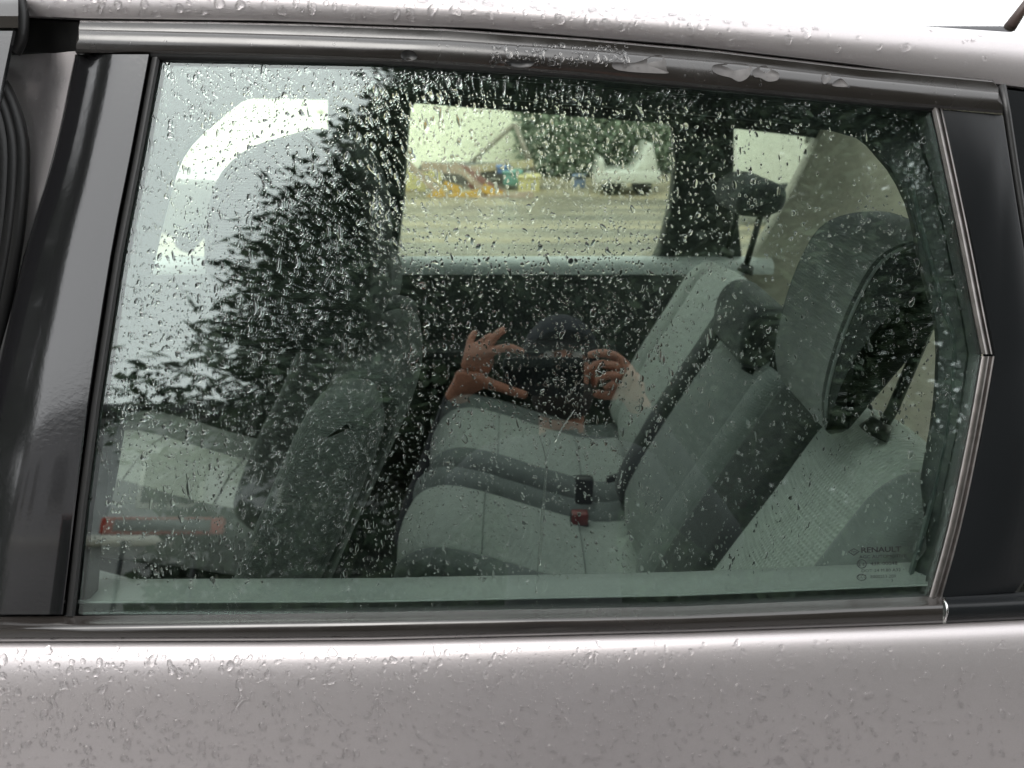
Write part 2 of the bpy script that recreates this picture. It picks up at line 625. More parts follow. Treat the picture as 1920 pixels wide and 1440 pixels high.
# --- rubber channels round the glass
tube("window_seal", [gp(x, y - 1, 0.002) for x, y in [(286, 106), (700, 114), (1100, 141), (1500, 178), (1752, 203)]], 0.0042, M['rubber'], door, n=8)
gl = [(292, 104), (258, 290), (221, 480), (178, 760), (152, 960), (131, 1156)]
loft("window_channel", [[gp(x - 12, y, -0.010) for x, y in gl], [gp(x - 9, y, 0.0015) for x, y in gl], [gp(x - 5, y, 0.0052) for x, y in gl], [gp(x + 3, y, 0.0055) for x, y in gl], [gp(x + 9, y, 0.0030) for x, y in gl], [gp(x + 12, y, -0.004) for x, y in gl]], M['rubber'], door)

# --- black pillar panel in front of the glass
pl_r = [(281, 102), (246, 290), (209, 480), (166, 760), (140, 960), (117, 1152)]
pl_l = [(140, 102), (100, 290), (44, 480), (-20, 760), (-66, 960), (-108, 1152)]


def lerp2(a, b, t):
    return (a[0] + (b[0] - a[0]) * t, a[1] + (b[1] - a[1]) * t)


pr = []
for t, off in [(0, -0.024), (0.0, -0.016), (0.015, -0.0095), (0.04, -0.0062), (0.12, -0.0038), (0.22, -0.0010), (0.32, 0.0020), (0.42, 0.0047), (0.52, 0.0063), (0.62, 0.0070), (0.75, 0.0074), (0.88, 0.0076), (0.985, 0.0075), (1.0, 0.0062), (1.0, -0.008)]:
    rowp = []
    for a, b in zip(smooth_poly(pl_l, 3, False), smooth_poly(pl_r, 3, False)):
        x, y = lerp2(a, b, t)
        rowp.append(gp(x, y, off))
    pr.append(rowp)
loft("pillar_panel", pr, M['gloss'], door, angle=R(55))

prism("pillar_core", [gp(x, y, -0.012) for x, y in [(150, 100), (312, 108), (240, 480), (175, 960), (160, 1158), (-90, 1158), (-40, 800), (50, 480), (115, 230)]], GN * -0.02, M['rubber'], door)
# --- guide strip and black panel behind the glass
sg = smooth_poly([(1746, 200), (1795, 430), (1826, 590), (1841, 664)], 3, False)
sl = smooth_poly([(1841, 668), (1814, 820), (1778, 990), (1742, 1121)], 3, False)
for pts, w in ((sg, 20), (sl, 24)):
    loft("guide_strip", [[gp(p.x - 3, p.y, -0.004) for p in pts], [gp(p.x, p.y, 0.0040) for p in pts], [gp(p.x + w * .35, p.y, 0.0062) for p in pts], [gp(p.x + w * .62, p.y, 0.0050) for p in pts],
                         [gp(p.x + w * .66, p.y, 0.0030) for p in pts], [gp(p.x + w * .80, p.y, 0.0030) for p in pts], [gp(p.x + w * .86, p.y, 0.0056) for p in pts], [gp(p.x + w, p.y, 0.0050) for p in pts], [gp(p.x + w + 1, p.y, -0.004) for p in pts]], M['steel'], door, angle=R(60))
pb = [(1762, 203), (1882, 214), (1900, 330), (1922, 470), (1945, 640), (1962, 820), (1960, 960), (1940, 1060), (1905, 1112), (1766, 1122), (1800, 990), (1840, 820), (1866, 664), (1818, 430)]
prism("rear_panel", [gp(x, y, 0.0045) for x, y in pb], GN * -0.02, M['panel'], door, bevel=0.002)
# body behind the door: quarter window edge, gutter
qb = [(1886, 168), (2300, 215), (2500, 300), (2500, 1085), (1912, 1122), (1950, 1060), (1968, 960), (1970, 820), (1953, 640), (1930, 470), (1908, 330)]
prism("quarter_window", [gp(x, y, -0.006) for x, y in qb], GN * -0.006, M['panel'], car)
tube("quarter_seal", [gp(x, y, 0.000) for x, y in [(1878, 160), (1888, 215), (1905, 330), (1927, 470), (1950, 640), (1968, 820)]], 0.0035, M['rubber'], car, n=8)

# --- roof: side band, crown, antenna
XR = [-1100, -700, -300, 0, 160, 320, 500, 700, 900, 1100, 1280, 1450, 1600, 1770, 1920, 2200, 2500]
roof_e = [(-400, 24), (40, 30), (150, 36), (500, 40), (900, 54), (1280, 85), (1600, 122), (1920, 166), (2500, 250)]
sil = [(-400, -75), (0, -62), (640, -30), (1000, -3), (1280, 19), (1920, 62), (2500, 100)]


def blend(t, depth_off):
    return [gp(x, interp(roof_e, x) * (1 - t) + interp(sil, x) * t, depth_off) for x in XR]


rr = [blend(0.0, -0.030), blend(-0.02, -0.016), blend(0.02, -0.010), blend(0.08, -0.0085), blend(0.25, -0.0055), blend(0.45, -0.0035), blend(0.65, -0.0035), blend(0.8, -0.0065), blend(0.92, -0.0165), blend(1.0, -0.035)]
base = rr[-1]
rr += [[p + Vector((0, 0.03, 0.0012)) for p in base], [p + Vector((0, 0.14, 0.003)) for p in base], [p + Vector((0, 0.30, 0.007)) for p in base], [p + Vector((0, 1.0, 0.007)) for p in base], [p + Vector((0, 1.24, -0.05)) for p in base]]
roof = loft("roof", rr, M['paint'], car, label="wet silver roof edge above the window")
# opening for an added roof pane that lets daylight onto the seats
bm = bmesh.new()
bm.from_mesh(roof.data)
kill = [f for f in bm.faces if 1.1 < f.calc_center_median().y < 1.8 and -0.75 < f.calc_center_median().x < 1.0 and f.calc_center_median().z > 1.45]
rx0, rx1 = min(v.co.x for f in kill for v in f.verts), max(v.co.x for f in kill for v in f.verts)
ry0, ry1 = min(v.co.y for f in kill for v in f.verts), max(v.co.y for f in kill for v in f.verts)
kz = lambda x_, y_: min(((v.co.x - x_) ** 2 + (v.co.y - y_) ** 2, v.co.z) for f in kill for v in f.verts)[1] - 0.012
GLZ = [(x_, y_, kz(x_, y_)) for x_, y_ in ((rx0, ry0), (rx1, ry0), (rx1, ry1), (rx0, ry1))]
bmesh.ops.delete(bm, geom=kill, context='FACES')
bm.to_mesh(roof.data)
bm.free()
prism("added_roof_glass", GLZ, Vector((0, 0, -0.004)), M['added_roof_glass'], car, smooth=False)
# gutter rubber between roof and doors
loft("roof_gutter", [row(roof_e, -3, -0.028), row(roof_e, 6, -0.022), row(roof_e, 30, -0.026), row(roof_e, 66, -0.032), row(roof_e, 80, -0.05)], M['rubber'], car)
ab = yp(1893, 52, 1.36)
tube("roof_antenna", [ab, yp(1925, 6, 1.37), yp(2010, -130, 1.40)], [0.010, 0.007, 0.003], mat("antenna_rubber", (0.05, 0.03, 0.025), rough=0.5), car)

# --- body pillar in the gap before the rear door, door seal, front door left ajar
pp = []
for t, off in [(0, -0.045), (0.25, -0.037), (0.6, -0.033), (1.0, -0.031), (1.25, -0.04)]:
    pp.append([gp(*lerp2((x0, y0), (x1, y1), t), off) for (x0, y0), (x1, y1) in zip([(-40, 108), (-40, 200), (-45, 330), (-60, 560), (-90, 800), (-150, 1160)], [(140, 96), (124, 200), (92, 330), (30, 560), (-20, 800), (-100, 1160)])])
loft("body_pillar", pp, M['paint'], car, label="narrow strip of silver body between the two doors")
for k, (dx, rad, off) in enumerate([(0, 0.0075, -0.020), (-18, 0.0065, -0.014), (-36, 0.009, -0.012)]):
    tube("door_seal", smooth_poly([gp(x + dx, y, off) for x, y in [(-30, 118), (8, 168), (32, 230), (40, 300), (32, 420), (12, 540), (-20, 680), (-70, 860)]], 4, False), rad, M['rubber'], car, n=10)
fd = loft("front_door", [[gp(x, y, -0.010) for x, y in ((31, 60), (5, 190), (-60, 480), (-210, 1160))], [gp(x, y, 0.020) for x, y in ((30, 58), (4, 188), (-61, 480), (-212, 1160))], [gp(x, y, 0.023) for x, y in ((24, 58), (-3, 188), (-70, 480), (-220, 1160))],
                        [gp(x, y, 0.024) for x, y in ((-90, 58), (-120, 188), (-190, 480), (-340, 1160))], [gp(x, y, 0.012) for x, y in ((-100, 58), (-130, 188), (-200, 480), (-350, 1160))]], M['gloss'], car, label="black edge of the front door standing ajar")
loft("window_trim", [[gp(x, y, o) for x in (-500, -200, 0, 20, 34)] for y, o in ((-8, -0.01), (-6, 0.014), (10, 0.022), (30, 0.027), (52, 0.023), (55, 0.004))], M['trim'], fd, closed=True, caps=True)
tube("corner_seal", smooth_poly([gp(34, -6, 0.004), gp(40, 30, 0.002), gp(37, 70, 0.000), gp(26, 96, -0.004)], 4, False), 0.0065, M['rubber'], fd, n=8)
prism("window_glass", [gp(x, y, 0.012) for x, y in ((-105, 62), (-900, 62), (-1300, 1160), (-355, 1160), (-205, 480))], GN * -0.004, M['glass'], fd, smooth=False)

# --- inside of the rear door
hole = [(500, 176), (760, 176), (1250, 212), (1560, 246), (1640, 292), (1695, 380), (1722, 500), (1752, 620), (1748, 760), (1725, 900), (1700, 1078),
        (1280, 1086), (700, 1086), (172, 1088), (200, 980), (222, 880), (250, 700), (285, 520), (312, 400), (345, 296), (405, 232)]
hp = smooth_poly(hole, 3)
outer = [(302, 109), (700, 118), (1100, 147), (1500, 184), (1744, 208), (1792, 430), (1838, 664), (1812, 820), (1740, 1120), (1280, 1150), (700, 1160), (140, 1162), (165, 960), (190, 760), (232, 480), (268, 290)]
cen = Vector((960, 640))


def radial(poly, ang):
    """where the ray from cen at ang leaves the polygon"""
    d = Vector((math.cos(ang), math.sin(ang)))
    best = None
    n = len(poly)
    for i in range(n):
        a, b = Vector(poly[i]) - cen, Vector(poly[(i + 1) % n]) - cen
        e = b - a
        den = d.x * e.y - d.y * e.x
        if abs(den) < 1e-9:
            continue
        t = (a.x * e.y - a.y * e.x) / den
        s = (a.x * d.y - a.y * d.x) / den
        if t > 0 and -1e-6 <= s <= 1 + 1e-6:
            best = t if best is None else max(best, t)
    return cen + d * best


angs = [math.atan2(p.y - cen.y, p.x - cen.x) for p in hp] + [math.atan2(y - cen.y, x - cen.x) for x, y in outer]
A0, A1 = math.atan2(1078 - cen.y, 1702 - cen.x), math.atan2(1084 - cen.y, 168 - cen.x)
angs = sorted([a % (2 * math.pi) if a % (2 * math.pi) >= A1 else a % (2 * math.pi) + 2 * math.pi for a in angs if not (A0 < a < A1)] + [A1, A0 + 2 * math.pi])
hp2 = [(p.x, p.y) for p in hp]
ring_rows = []
for t, off in [(-0.03, -0.010), (0.25, -0.016), (0.3, -0.026), (0.72, -0.034), (0.92, -0.040), (1.0, -0.052), (0.97, -0.085)]:
    r_ = []
    for a in angs:
        o_, i_ = radial(outer, a), radial(hp2, a)
        p = o_.lerp(i_, t)
        r_.append(gp(p.x, p.y, off))
    ring_rows.append(r_)
loft("inner_frame", ring_rows, M['inner_dark'], door, angle=R(50))
# light sill along the foot of the glass
XI = [120, 170, 320, 500, 700, 900, 1100, 1280, 1450, 1600, 1690, 1740]
sill_rows = []
for dy, off in [(-10, -0.0065), (-24, -0.0085), (-28, -0.013), (-30, -0.018), (-44, -0.030), (-58, -0.048), (-66, -0.070), (-66, -0.080), (-40, -0.10)]:
    sill_rows.append([gp(x, interp([(150, 1152), (700, 1150), (1280, 1138), (1740, 1119)], x) + dy * (1 if x > 300 else 1), off) for x in XI])
loft("door_sill", sill_rows, M['inner'], door, angle=R(45), label="light grey inner sill behind the glass")
loft("sill_strip", [[gp(x, interp([(150, 1152), (700, 1150), (1280, 1138), (1740, 1119)], x) + d, o) for x in XI] for d, o in ((6, -0.006), (-8, -0.0052), (-20, -0.0060), (-22, -0.010))], M['rubber'], door)
# pale run-channel lip at the rear edge inside the glass
rl = smooth_poly([(1716, 236), (1700, 330), (1732, 470), (1766, 590), (1782, 650), (1770, 800), (1735, 960), (1698, 1085)], 4, False)
loft("run_channel", [[gp(p.x + 1, p.y, -0.036) for p in rl], [gp(p.x + 6, p.y, -0.028) for p in rl], [gp(p.x + 12, p.y, -0.030) for p in rl], [gp(p.x + 13, p.y, -0.05) for p in rl]], mat("channel_grey", (0.10, 0.12, 0.12), rough=0.35), door)
# inner skin of the near door below the sill
s0 = gp(960, 1086, -0.10).y
prism("inner_panel", [(-0.62, s0 + 0.0, 0.97), (0.50, s0 + 0.0, 0.97), (0.50, s0 + 0.02, 0.28), (-0.62, s0 + 0.02, 0.28)], Vector((0, -0.05, 0)), M['inner_dark'], door)

# --- lettering etched on the glass
def text(s, px, py, h, right=False, name="lettering", bold=0.0, xs=1.0):
    c = bpy.data.curves.new(name, 'FONT')
    c.body = s
    c.size = 1.0
    c.align_x = 'RIGHT' if right else 'LEFT'
    c.offset = bold
    c.extrude = 0.01
    c.resolution_u = 3
    c.materials.append(M['print'])
    t_ = bpy.data.objects.new(name, c)
    COL.objects.link(t_)
    me_ = bpy.data.meshes.new_from_object(t_.evaluated_get(bpy.context.evaluated_depsgraph_get()))
    bpy.data.objects.remove(t_)
    o = bpy.data.objects.new(name, me_)
    p = gp(px, py, 0.0004)
    sc = h * 0.000502 / 0.70
    sl_ = R(1.6)
    ux = Vector((math.cos(sl_), 0, 0)) + GU * math.sin(sl_)
    uy = GU * math.cos(sl_) - Vector((math.sin(sl_), 0, 0))
    mw = Matrix((ux, uy, GN)).transposed().to_4x4()
    mw.translation = p
    o.matrix_world = mw @ Matrix.Diagonal((sc * xs, sc, sc, 1))
    link(o, door)
    return o


text("RENAULT", 1614, 1036, 9.5, bold=0.022, xs=1.28)
text("AGC AUTOMOTIVE", 1611, 1047, 5.5, xs=1.28)
text("43R-00048", 1632, 1060, 6.0, xs=1.34)
text("DOT-24 M.80 A32", 1615, 1073, 5.5, xs=1.22)
text("E000253 20R", 1632, 1084, 5.5, xs=1.15)
text("3", 1671, 1091, 5.0)
text("E", 1609, 1062, 9)
text("6", 1617, 1061, 6)
text("CCC", 1608.5, 1084.5, 6.5, xs=0.8)
text("TPS", 1595, 1038, 5, xs=1.1)


def ring_mark(pts, w, name="logo_outline"):
    n = len(pts)
    c = sum((Vector(p) for p in pts), Vector((0, 0))) / n
    vo, vi = [], []
    for p in pts:
        d = Vector(p) - c
        q = c + d * max(0.0, 1 - w / d.length)
        vo.append(gp(p[0], p[1], 0.0004))
        vi.append(gp(q.x, q.y, 0.0004))
    back = [v - GN * 0.0003 for v in vo + vi]
    f = [(i, (i + 1) % n, n + (i + 1) % n, n + i) for i in range(n)]
    f += [(2 * n + i, 2 * n + n + i, 2 * n + n + (i + 1) % n, 2 * n + (i + 1) % n) for i in range(n)]
    return mesh_obj(name, vo + vi + back, f, M['print'], door, smooth=False)


ring_mark([(1590, 1035), (1601, 1028), (1612, 1034), (1601, 1042)], 1.8)
ring_mark([(1616 + 9 * math.cos(a), 1057.5 + 8.5 * math.sin(a)) for a in np.linspace(0, 2 * math.pi, 24, endpoint=False)], 1.3)
ring_mark([(1615.5 + 9 * math.cos(a), 1082.5 + 6.3 * math.sin(a)) for a in np.linspace(0, 2 * math.pi, 24, endpoint=False)], 1.2)

# --- cabin shell
box("floor", (-1.75, 0.62, 0.24), (1.6, 2.2, 0.30), M['carpet'], car)
for (hx0, hx1, hy0, hy1) in ((-1.0, 0.86, 0.84, ry0), (-1.0, 0.86, ry1, 2.05), (-1.0, rx0, ry0, ry1)):
    prism("headliner", [(hx0, hy0, 1.485), (hx0, hy1, 1.485), (hx1, hy1, 1.474), (hx1, hy0, 1.474)], Vector((0, 0, 0.012)), M['liner'], car)
prism("added_rear_roof_glass", [(0.862, 0.84, 1.49), (0.862, 2.05, 1.49), (1.40, 2.02, 1.455), (1.40, 0.86, 1.455)], Vector((0, 0, 0.004)), M['glass_far'], car, smooth=False)  # added clear pane, brings daylight to the rear side trim
prism("roof_header", [(-1.05, 0.86, 1.44), (-1.05, 2.03, 1.44), (-1.0, 2.03, 1.49), (-1.0, 0.86, 1.49)], Vector((-0.05, 0, 0.0)), M['liner'], car)


def far_piece(name, poly, off, thick, m, bevel=0.006, n=0, **kw):
    pts = [fp(x, y, off) for x, y in poly]
    return prism(name, pts, FN * -thick, m, car, bevel=bevel, **kw)


far_piece("far_header", [(-800, 60), (1900, 60), (1900, 300), (1540, 262), (1378, 243), (1250, 234), (1000, 214), (772, 195), (613, 189), (-800, 165)], 0.0, 0.05, M['liner'])
far_piece("far_pillar", [(613, 150), (800, 150), (778, 196), (768, 210), (764, 260), (757, 380), (744, 492), (730, 560), (613, 560)], 0.006, 0.06, M['inner_dark'], bevel=0.01)
far_piece("far_pillar", [(1215, 180), (1390, 180), (1378, 244), (1377, 330), (1396, 520), (1215, 520), (1236, 478), (1256, 400), (1266, 320), (1262, 250), (1250, 232)], 0.006, 0.06, M['inner_dark'], bevel=0.01)
far_piece("far_pillar", [(-200, 150), (60, 150), (-40, 300), (-220, 520), (-420, 520)], 0.006, 0.06, M['inner_dark'], bevel=0.01)
far_piece("rear_trim", [(1548, 235), (2900, 260), (2900, 1200), (1374, 1200), (1374, 520), (1402, 500), (1440, 440), (1490, 350)], 0.016, 0.05, M['tan'], bevel=0.012, label="pale beige side trim behind the rear seats")
# glass of the far windows
far_piece("far_window", [(613, 185), (1380, 230), (1380, 500), (613, 500)], -0.03, 0.004, M['glass_far'], bevel=0)
far_piece("far_window", [(-400, 150), (613, 180), (613, 505), (-400, 520)], -0.03, 0.004, M['glass_far'], bevel=0)
far_piece("far_window", [(1380, 230), (1560, 240), (1560, 500), (1390, 505)], -0.03, 0.004, M['glass_far'], bevel=0)
# far door inside: sill with sky sheen in its colour, dark panel, armrest
zf = fp(960, 480).z
yf = fp(960, 480).y
fx = [-1.5, -1.0, -0.5, -0.3, 0, 0.3, 0.45, 0.60, 0.74]
loft("far_door_sill", [[Vector((x, yf + 0.02, zf - 0.005)) for x in fx], [Vector((x, yf - 0.01, zf)) for x in fx], [Vector((x, yf - 0.035, zf - 0.003)) for x in fx], [Vector((x, yf - 0.050, zf - 0.010)) for x in fx], [Vector((x, yf - 0.058, zf - 0.022)) for x in fx], [Vector((x, yf - 0.058, zf - 0.04)) for x in fx]], mat("sky_sheen_sill", (0.60, 0.63, 0.63), rough=0.4, noise=0.06, nscale=60), car)
box("far_door_panel", (-1.6, yf - 0.055, 0.28), (0.66, yf + 0.05, zf - 0.026), M['inner_dark'], car, bevel=0.01)
for x0, x1 in ((-0.34, 0.30), (-1.25, -0.52)):
    pa = yp(960, 658, yf - 0.16)
    box("armrest", (x0, yf - 0.165, pa.z - 0.05), (x1, yf - 0.05, pa.z), M['inner_dark'], car, bevel=0.014)
# mirror on the far front door
mp_ = [Vector((x_, z_)) for x_, z_ in smooth_poly([(-1.06, 1.06), (-1.08, 1.15), (-1.02, 1.225), (-0.90, 1.235), (-0.80, 1.21), (-0.78, 1.12), (-0.82, 1.05), (-0.95, 1.035)], 4)]
piece("door_mirror", [(p.x, p.y) for p in mp_], 2.28, 2.46, 0.04, M['paint'], car, label="silver mirror of the far front door")
tube("mirror_arm", [(-0.95, 2.22, 1.04), (-0.93, 2.34, 1.08)], 0.03, M['black'], car)
# dashboard, windscreen, tailgate
piece("dashboard", smooth_poly([(-1.75, 0.5), (-1.75, 1.02), (-1.45, 1.04), (-1.2, 0.98), (-1.12, 0.9), (-1.15, 0.72), (-1.3, 0.5)], 5), 0.72, 2.12, 0.05, M['inner_dark'], car)
prism("windscreen", [(-1.05, 0.88, 1.44), (-1.05, 2.0, 1.44), (-1.85, 2.1, 1.03), (-1.85, 0.7, 1.03)], Vector((-0.004, 0, 0.004)), M['glass_far'], car, smooth=False)
prism("tailgate", [(1.55, 0.66, 0.25), (1.55, 2.16, 0.25), (1.52, 2.14, 0.82), (1.52, 0.68, 0.82)], Vector((0.05, 0, 0)), M['inner_dark'], car)
prism("rear_window", [(1.52, 0.7, 0.82), (1.52, 2.12, 0.82), (1.38, 2.0, 1.45), (1.38, 0.86, 1.45)], Vector((0.005, 0, 0)), M['glass_far'], car, smooth=False)
loft("near_rear_trim", [[Vector((x, 0.70 + (z - 0.9) * 0.30, z)) for z in (0.3, 0.9, 1.1, 1.3, 1.47)] for x in (0.60, 0.75, 1.5)], M['tan'], car)
p = yp(793, 536, 1.515)
box("airbag_tag", (p.x - 0.006, p.y, p.z - 0.007), (p.x + 0.004, p.y + 0.01, p.z + 0.005), M['red'], car, bevel=0.001)
prism("seat_belt", [fp(x, y, 0.052) for x, y in [(700, 200), (722, 200), (733, 500), (720, 505)]], FN * -0.002, M['darkcloth'], car)

# --- seats
def seat_outline_back(px, pz, lean, h, th, top_r=0.06):
    """side outline of a backrest; (px, pz) is the foot of its front face"""
    u = Vector((math.sin(lean), math.cos(lean)))
    v = Vector((math.cos(lean), -math.sin(lean)))
    loc = [(0.0, 0.00), (-0.012, 0.10), (-0.008, 0.22), (0.002, 0.34), (0.006, h * 0.80), (0.012, h - 0.05), (0.035, h - 0.010), (0.07, h), (th * .85, h - 0.02), (th, h - 0.08), (th, h * 0.5), (th, 0.05), (th * .6, -0.03)]
    return smooth_poly([Vector((px, pz)) + u * b + v * a for a, b in loc], 4)


def cushion_outline(x1, z, L, th):
    """x1: rear end (at the backrest), z: top"""
    loc = [(0.04, -0.095), (-0.08, -0.088), (-0.20, -0.055), (-0.33, -0.010), (-L + 0.08, 0.008), (-L + 0.02, -0.014), (-L, -0.06), (-L + 0.02, -th + 0.01), (-L + 0.10, -th), (-0.2, -th - 0.03), (0.03, -th - 0.06)]
    return smooth_poly([(x1 + a, z + b) for a, b in loc], 4)


def shifted(poly, dx, dz=0.0, s=1.0):
    c = sum(poly, Vector((0, 0))) / len(poly)
    return [c + (p - c) * s + Vector((dx, dz)) for p in poly]


HR = [(.378, 1.105), (.368, 1.15), (.372, 1.21), (.384, 1.27), (.406, 1.322), (.445, 1.343), (.500, 1.345), (.534, 1.326), (.538, 1.303), (.512, 1.290), (.474, 1.276), (.432, 1.236), (.405, 1.180), (.396, 1.13), (.388, 1.10)]


HB = [(.398, 1.165), (.394, 1.20), (.402, 1.245), (.425, 1.27), (.455, 1.272), (.482, 1.255), (.490, 1.22), (.482, 1.175), (.45, 1.155), (.42, 1.155)]


HF = [(x + .755, z - .065) for x, z in [(-.372, 1.17), (-.384, 1.25), (-.374, 1.33), (-.345, 1.392), (-.29, 1.425), (-.23, 1.42), (-.19, 1.385), (-.176, 1.32), (-.18, 1.24), (-.20, 1.17)]]


HB2 = [(.385 + (x - .394) * 1.15, 1.178 + (z - 1.155) * .66) for x, z in HB]


def make_seat(name, ya, yb, foot, lean, h, th, cush_x, cush_z, L, colors, head_dx, head_dz, parent, label, hr=HR, bw=0.085, bf=None, post_z=1.06, posts=True):
    bf = bf or bw
    s = empty(name, (0, 0, 0), parent, label=label)
    cpan, cbol, bpan, bfar, bnear, hm = colors
    co = cushion_outline(cush_x, cush_z, L, 0.17)
    piece("cushion_bolster", shifted(co, 0, 0.012, 1.0), ya, ya + bw, 0.03, M[cbol], s)
    piece("cushion", co, ya + bw - 0.004, yb - bw + 0.004, 0.012, M[cpan], s, dome=0.012)
    piece("cushion_bolster", shifted(co, 0, 0.012, 1.0), yb - bw, yb, 0.03, M[cbol], s)
    for fx_, fz_ in ((-0.33, -0.010), (-0.12, -0.078)):
        tube("seam", [(cush_x + fx_, ya + bw + (yb - ya - 2 * bw) * k / 8, cush_z + fz_ + 0.012 * math.sin(math.pi * k / 8) - 0.0005) for k in range(9)], 0.0016, M['greycloth'], s, n=6)
    bo = seat_outline_back(foot[0], foot[1], lean, h, th)
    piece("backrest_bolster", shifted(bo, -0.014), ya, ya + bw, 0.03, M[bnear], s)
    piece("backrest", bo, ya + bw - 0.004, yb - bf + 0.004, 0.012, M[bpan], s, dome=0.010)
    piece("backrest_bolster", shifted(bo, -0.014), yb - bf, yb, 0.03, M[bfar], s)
    ho = smooth_poly([(x + head_dx, z + head_dz) for x, z in hr], 4)
    yc = (ya + yb) / 2
    hw = 0.112
    hd = piece("headrest", ho, yc - hw, yc + hw, 0.022, M[hm], s)
    hd.data.materials.append(M['darkcloth'])
    for pg in hd.data.polygons:                 # dark side panels meet the front cloth at a seam
        if abs(pg.center.y - yc) > hw - 0.020:
            pg.material_index = 1
    if hr is HR:
        for sgn in (-1,):
            tube("seam", [(x_, yc + sgn * (hw - 0.0075), z_) for x_, z_ in ho[2:26]], 0.0022, M['greycloth'], s, n=6)
    if posts:
        for dy in ((-0.07,) if hr is HR else (-0.085, 0.085)):
            tube("headrest_post", [(.462 + head_dx, yc + dy, post_z), (.470 + head_dx, yc + dy, 1.12 + head_dz), (.510 + head_dx, yc + dy, 1.312 + head_dz)] if hr is HR else [(.425 + head_dx, yc + dy, post_z), (.448 + head_dx, yc + dy, 1.19 + head_dz)], 0.0075, M['black'], s)
            tube("post_guide", [((.452 if hr is HR else .425) + head_dx, yc + dy, post_z - 0.01), ((.460 if hr is HR else .431) + head_dx, yc + dy, post_z + 0.008)], [0.020, 0.014], M['black'], s, n=12)
    return s


LEAN = R(24)
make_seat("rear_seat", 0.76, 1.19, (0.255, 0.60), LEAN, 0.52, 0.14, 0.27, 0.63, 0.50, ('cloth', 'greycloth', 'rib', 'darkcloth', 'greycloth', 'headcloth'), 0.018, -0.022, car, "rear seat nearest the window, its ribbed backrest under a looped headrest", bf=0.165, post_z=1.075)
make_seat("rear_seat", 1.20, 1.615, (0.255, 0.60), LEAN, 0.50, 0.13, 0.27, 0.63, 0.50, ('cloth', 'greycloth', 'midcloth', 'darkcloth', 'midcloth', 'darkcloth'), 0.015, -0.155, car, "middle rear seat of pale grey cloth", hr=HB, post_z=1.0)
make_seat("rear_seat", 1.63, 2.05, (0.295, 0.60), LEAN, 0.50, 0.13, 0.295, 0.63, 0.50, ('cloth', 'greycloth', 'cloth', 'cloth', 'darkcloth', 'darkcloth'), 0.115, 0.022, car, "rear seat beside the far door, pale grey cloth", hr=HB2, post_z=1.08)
FL = R(25)
make_seat("front_seat", 0.80, 1.28, (-0.505, 0.56), FL, 0.68, 0.105, -0.49, 0.60, 0.50, ('cloth', 'greycloth', 'frontcloth', 'darkcloth', 'frontcloth', 'darkcloth'), -0.755, 0.065, car, "near front seat with dark backrest", bw=0.10, post_z=1.14, hr=HF)
make_seat("front_seat", 1.52, 2.00, (-0.63, 0.56), FL, 0.62, 0.13, -0.61, 0.60, 0.50, ('cloth', 'greycloth', 'darkcloth', 'darkcloth', 'frontcloth', 'darkcloth'), -0.85, 0.06, car, "far front seat with pale cushion", bw=0.12, hr=HB, post_z=1.11)
# buckles between the cushions
for (px, py, w, h_, red, yy) in ((1095, 918, .021, .034, False, 1.585), (1086, 985, .021, .034, True, 1.50)):
    p = yp(px, py, yy)
    b = box("seat_buckle", (p.x - w, p.y - 0.014, p.z - h_), (p.x + w, p.y + 0.014, p.z + h_), M['black'], car, bevel=0.006)
    if red:
        box("release_button", (p.x - w * .9, p.y - 0.0155, p.z + h_ * .25), (p.x + w * .9, p.y + 0.0105, p.z + h_ + .003), M['red'], b, bevel=0.003)
p = yp(1165, 902, 1.60)
prism("belt_strap", [p + Vector((-0.035, 0, -0.008)), p + Vector((0.035, 0, 0.012)), p + Vector((0.035, 0, 0.028)), p + Vector((-0.035, 0, 0.008))], Vector((0, 0.012, 0)), M['black'], car, bevel=0.002)


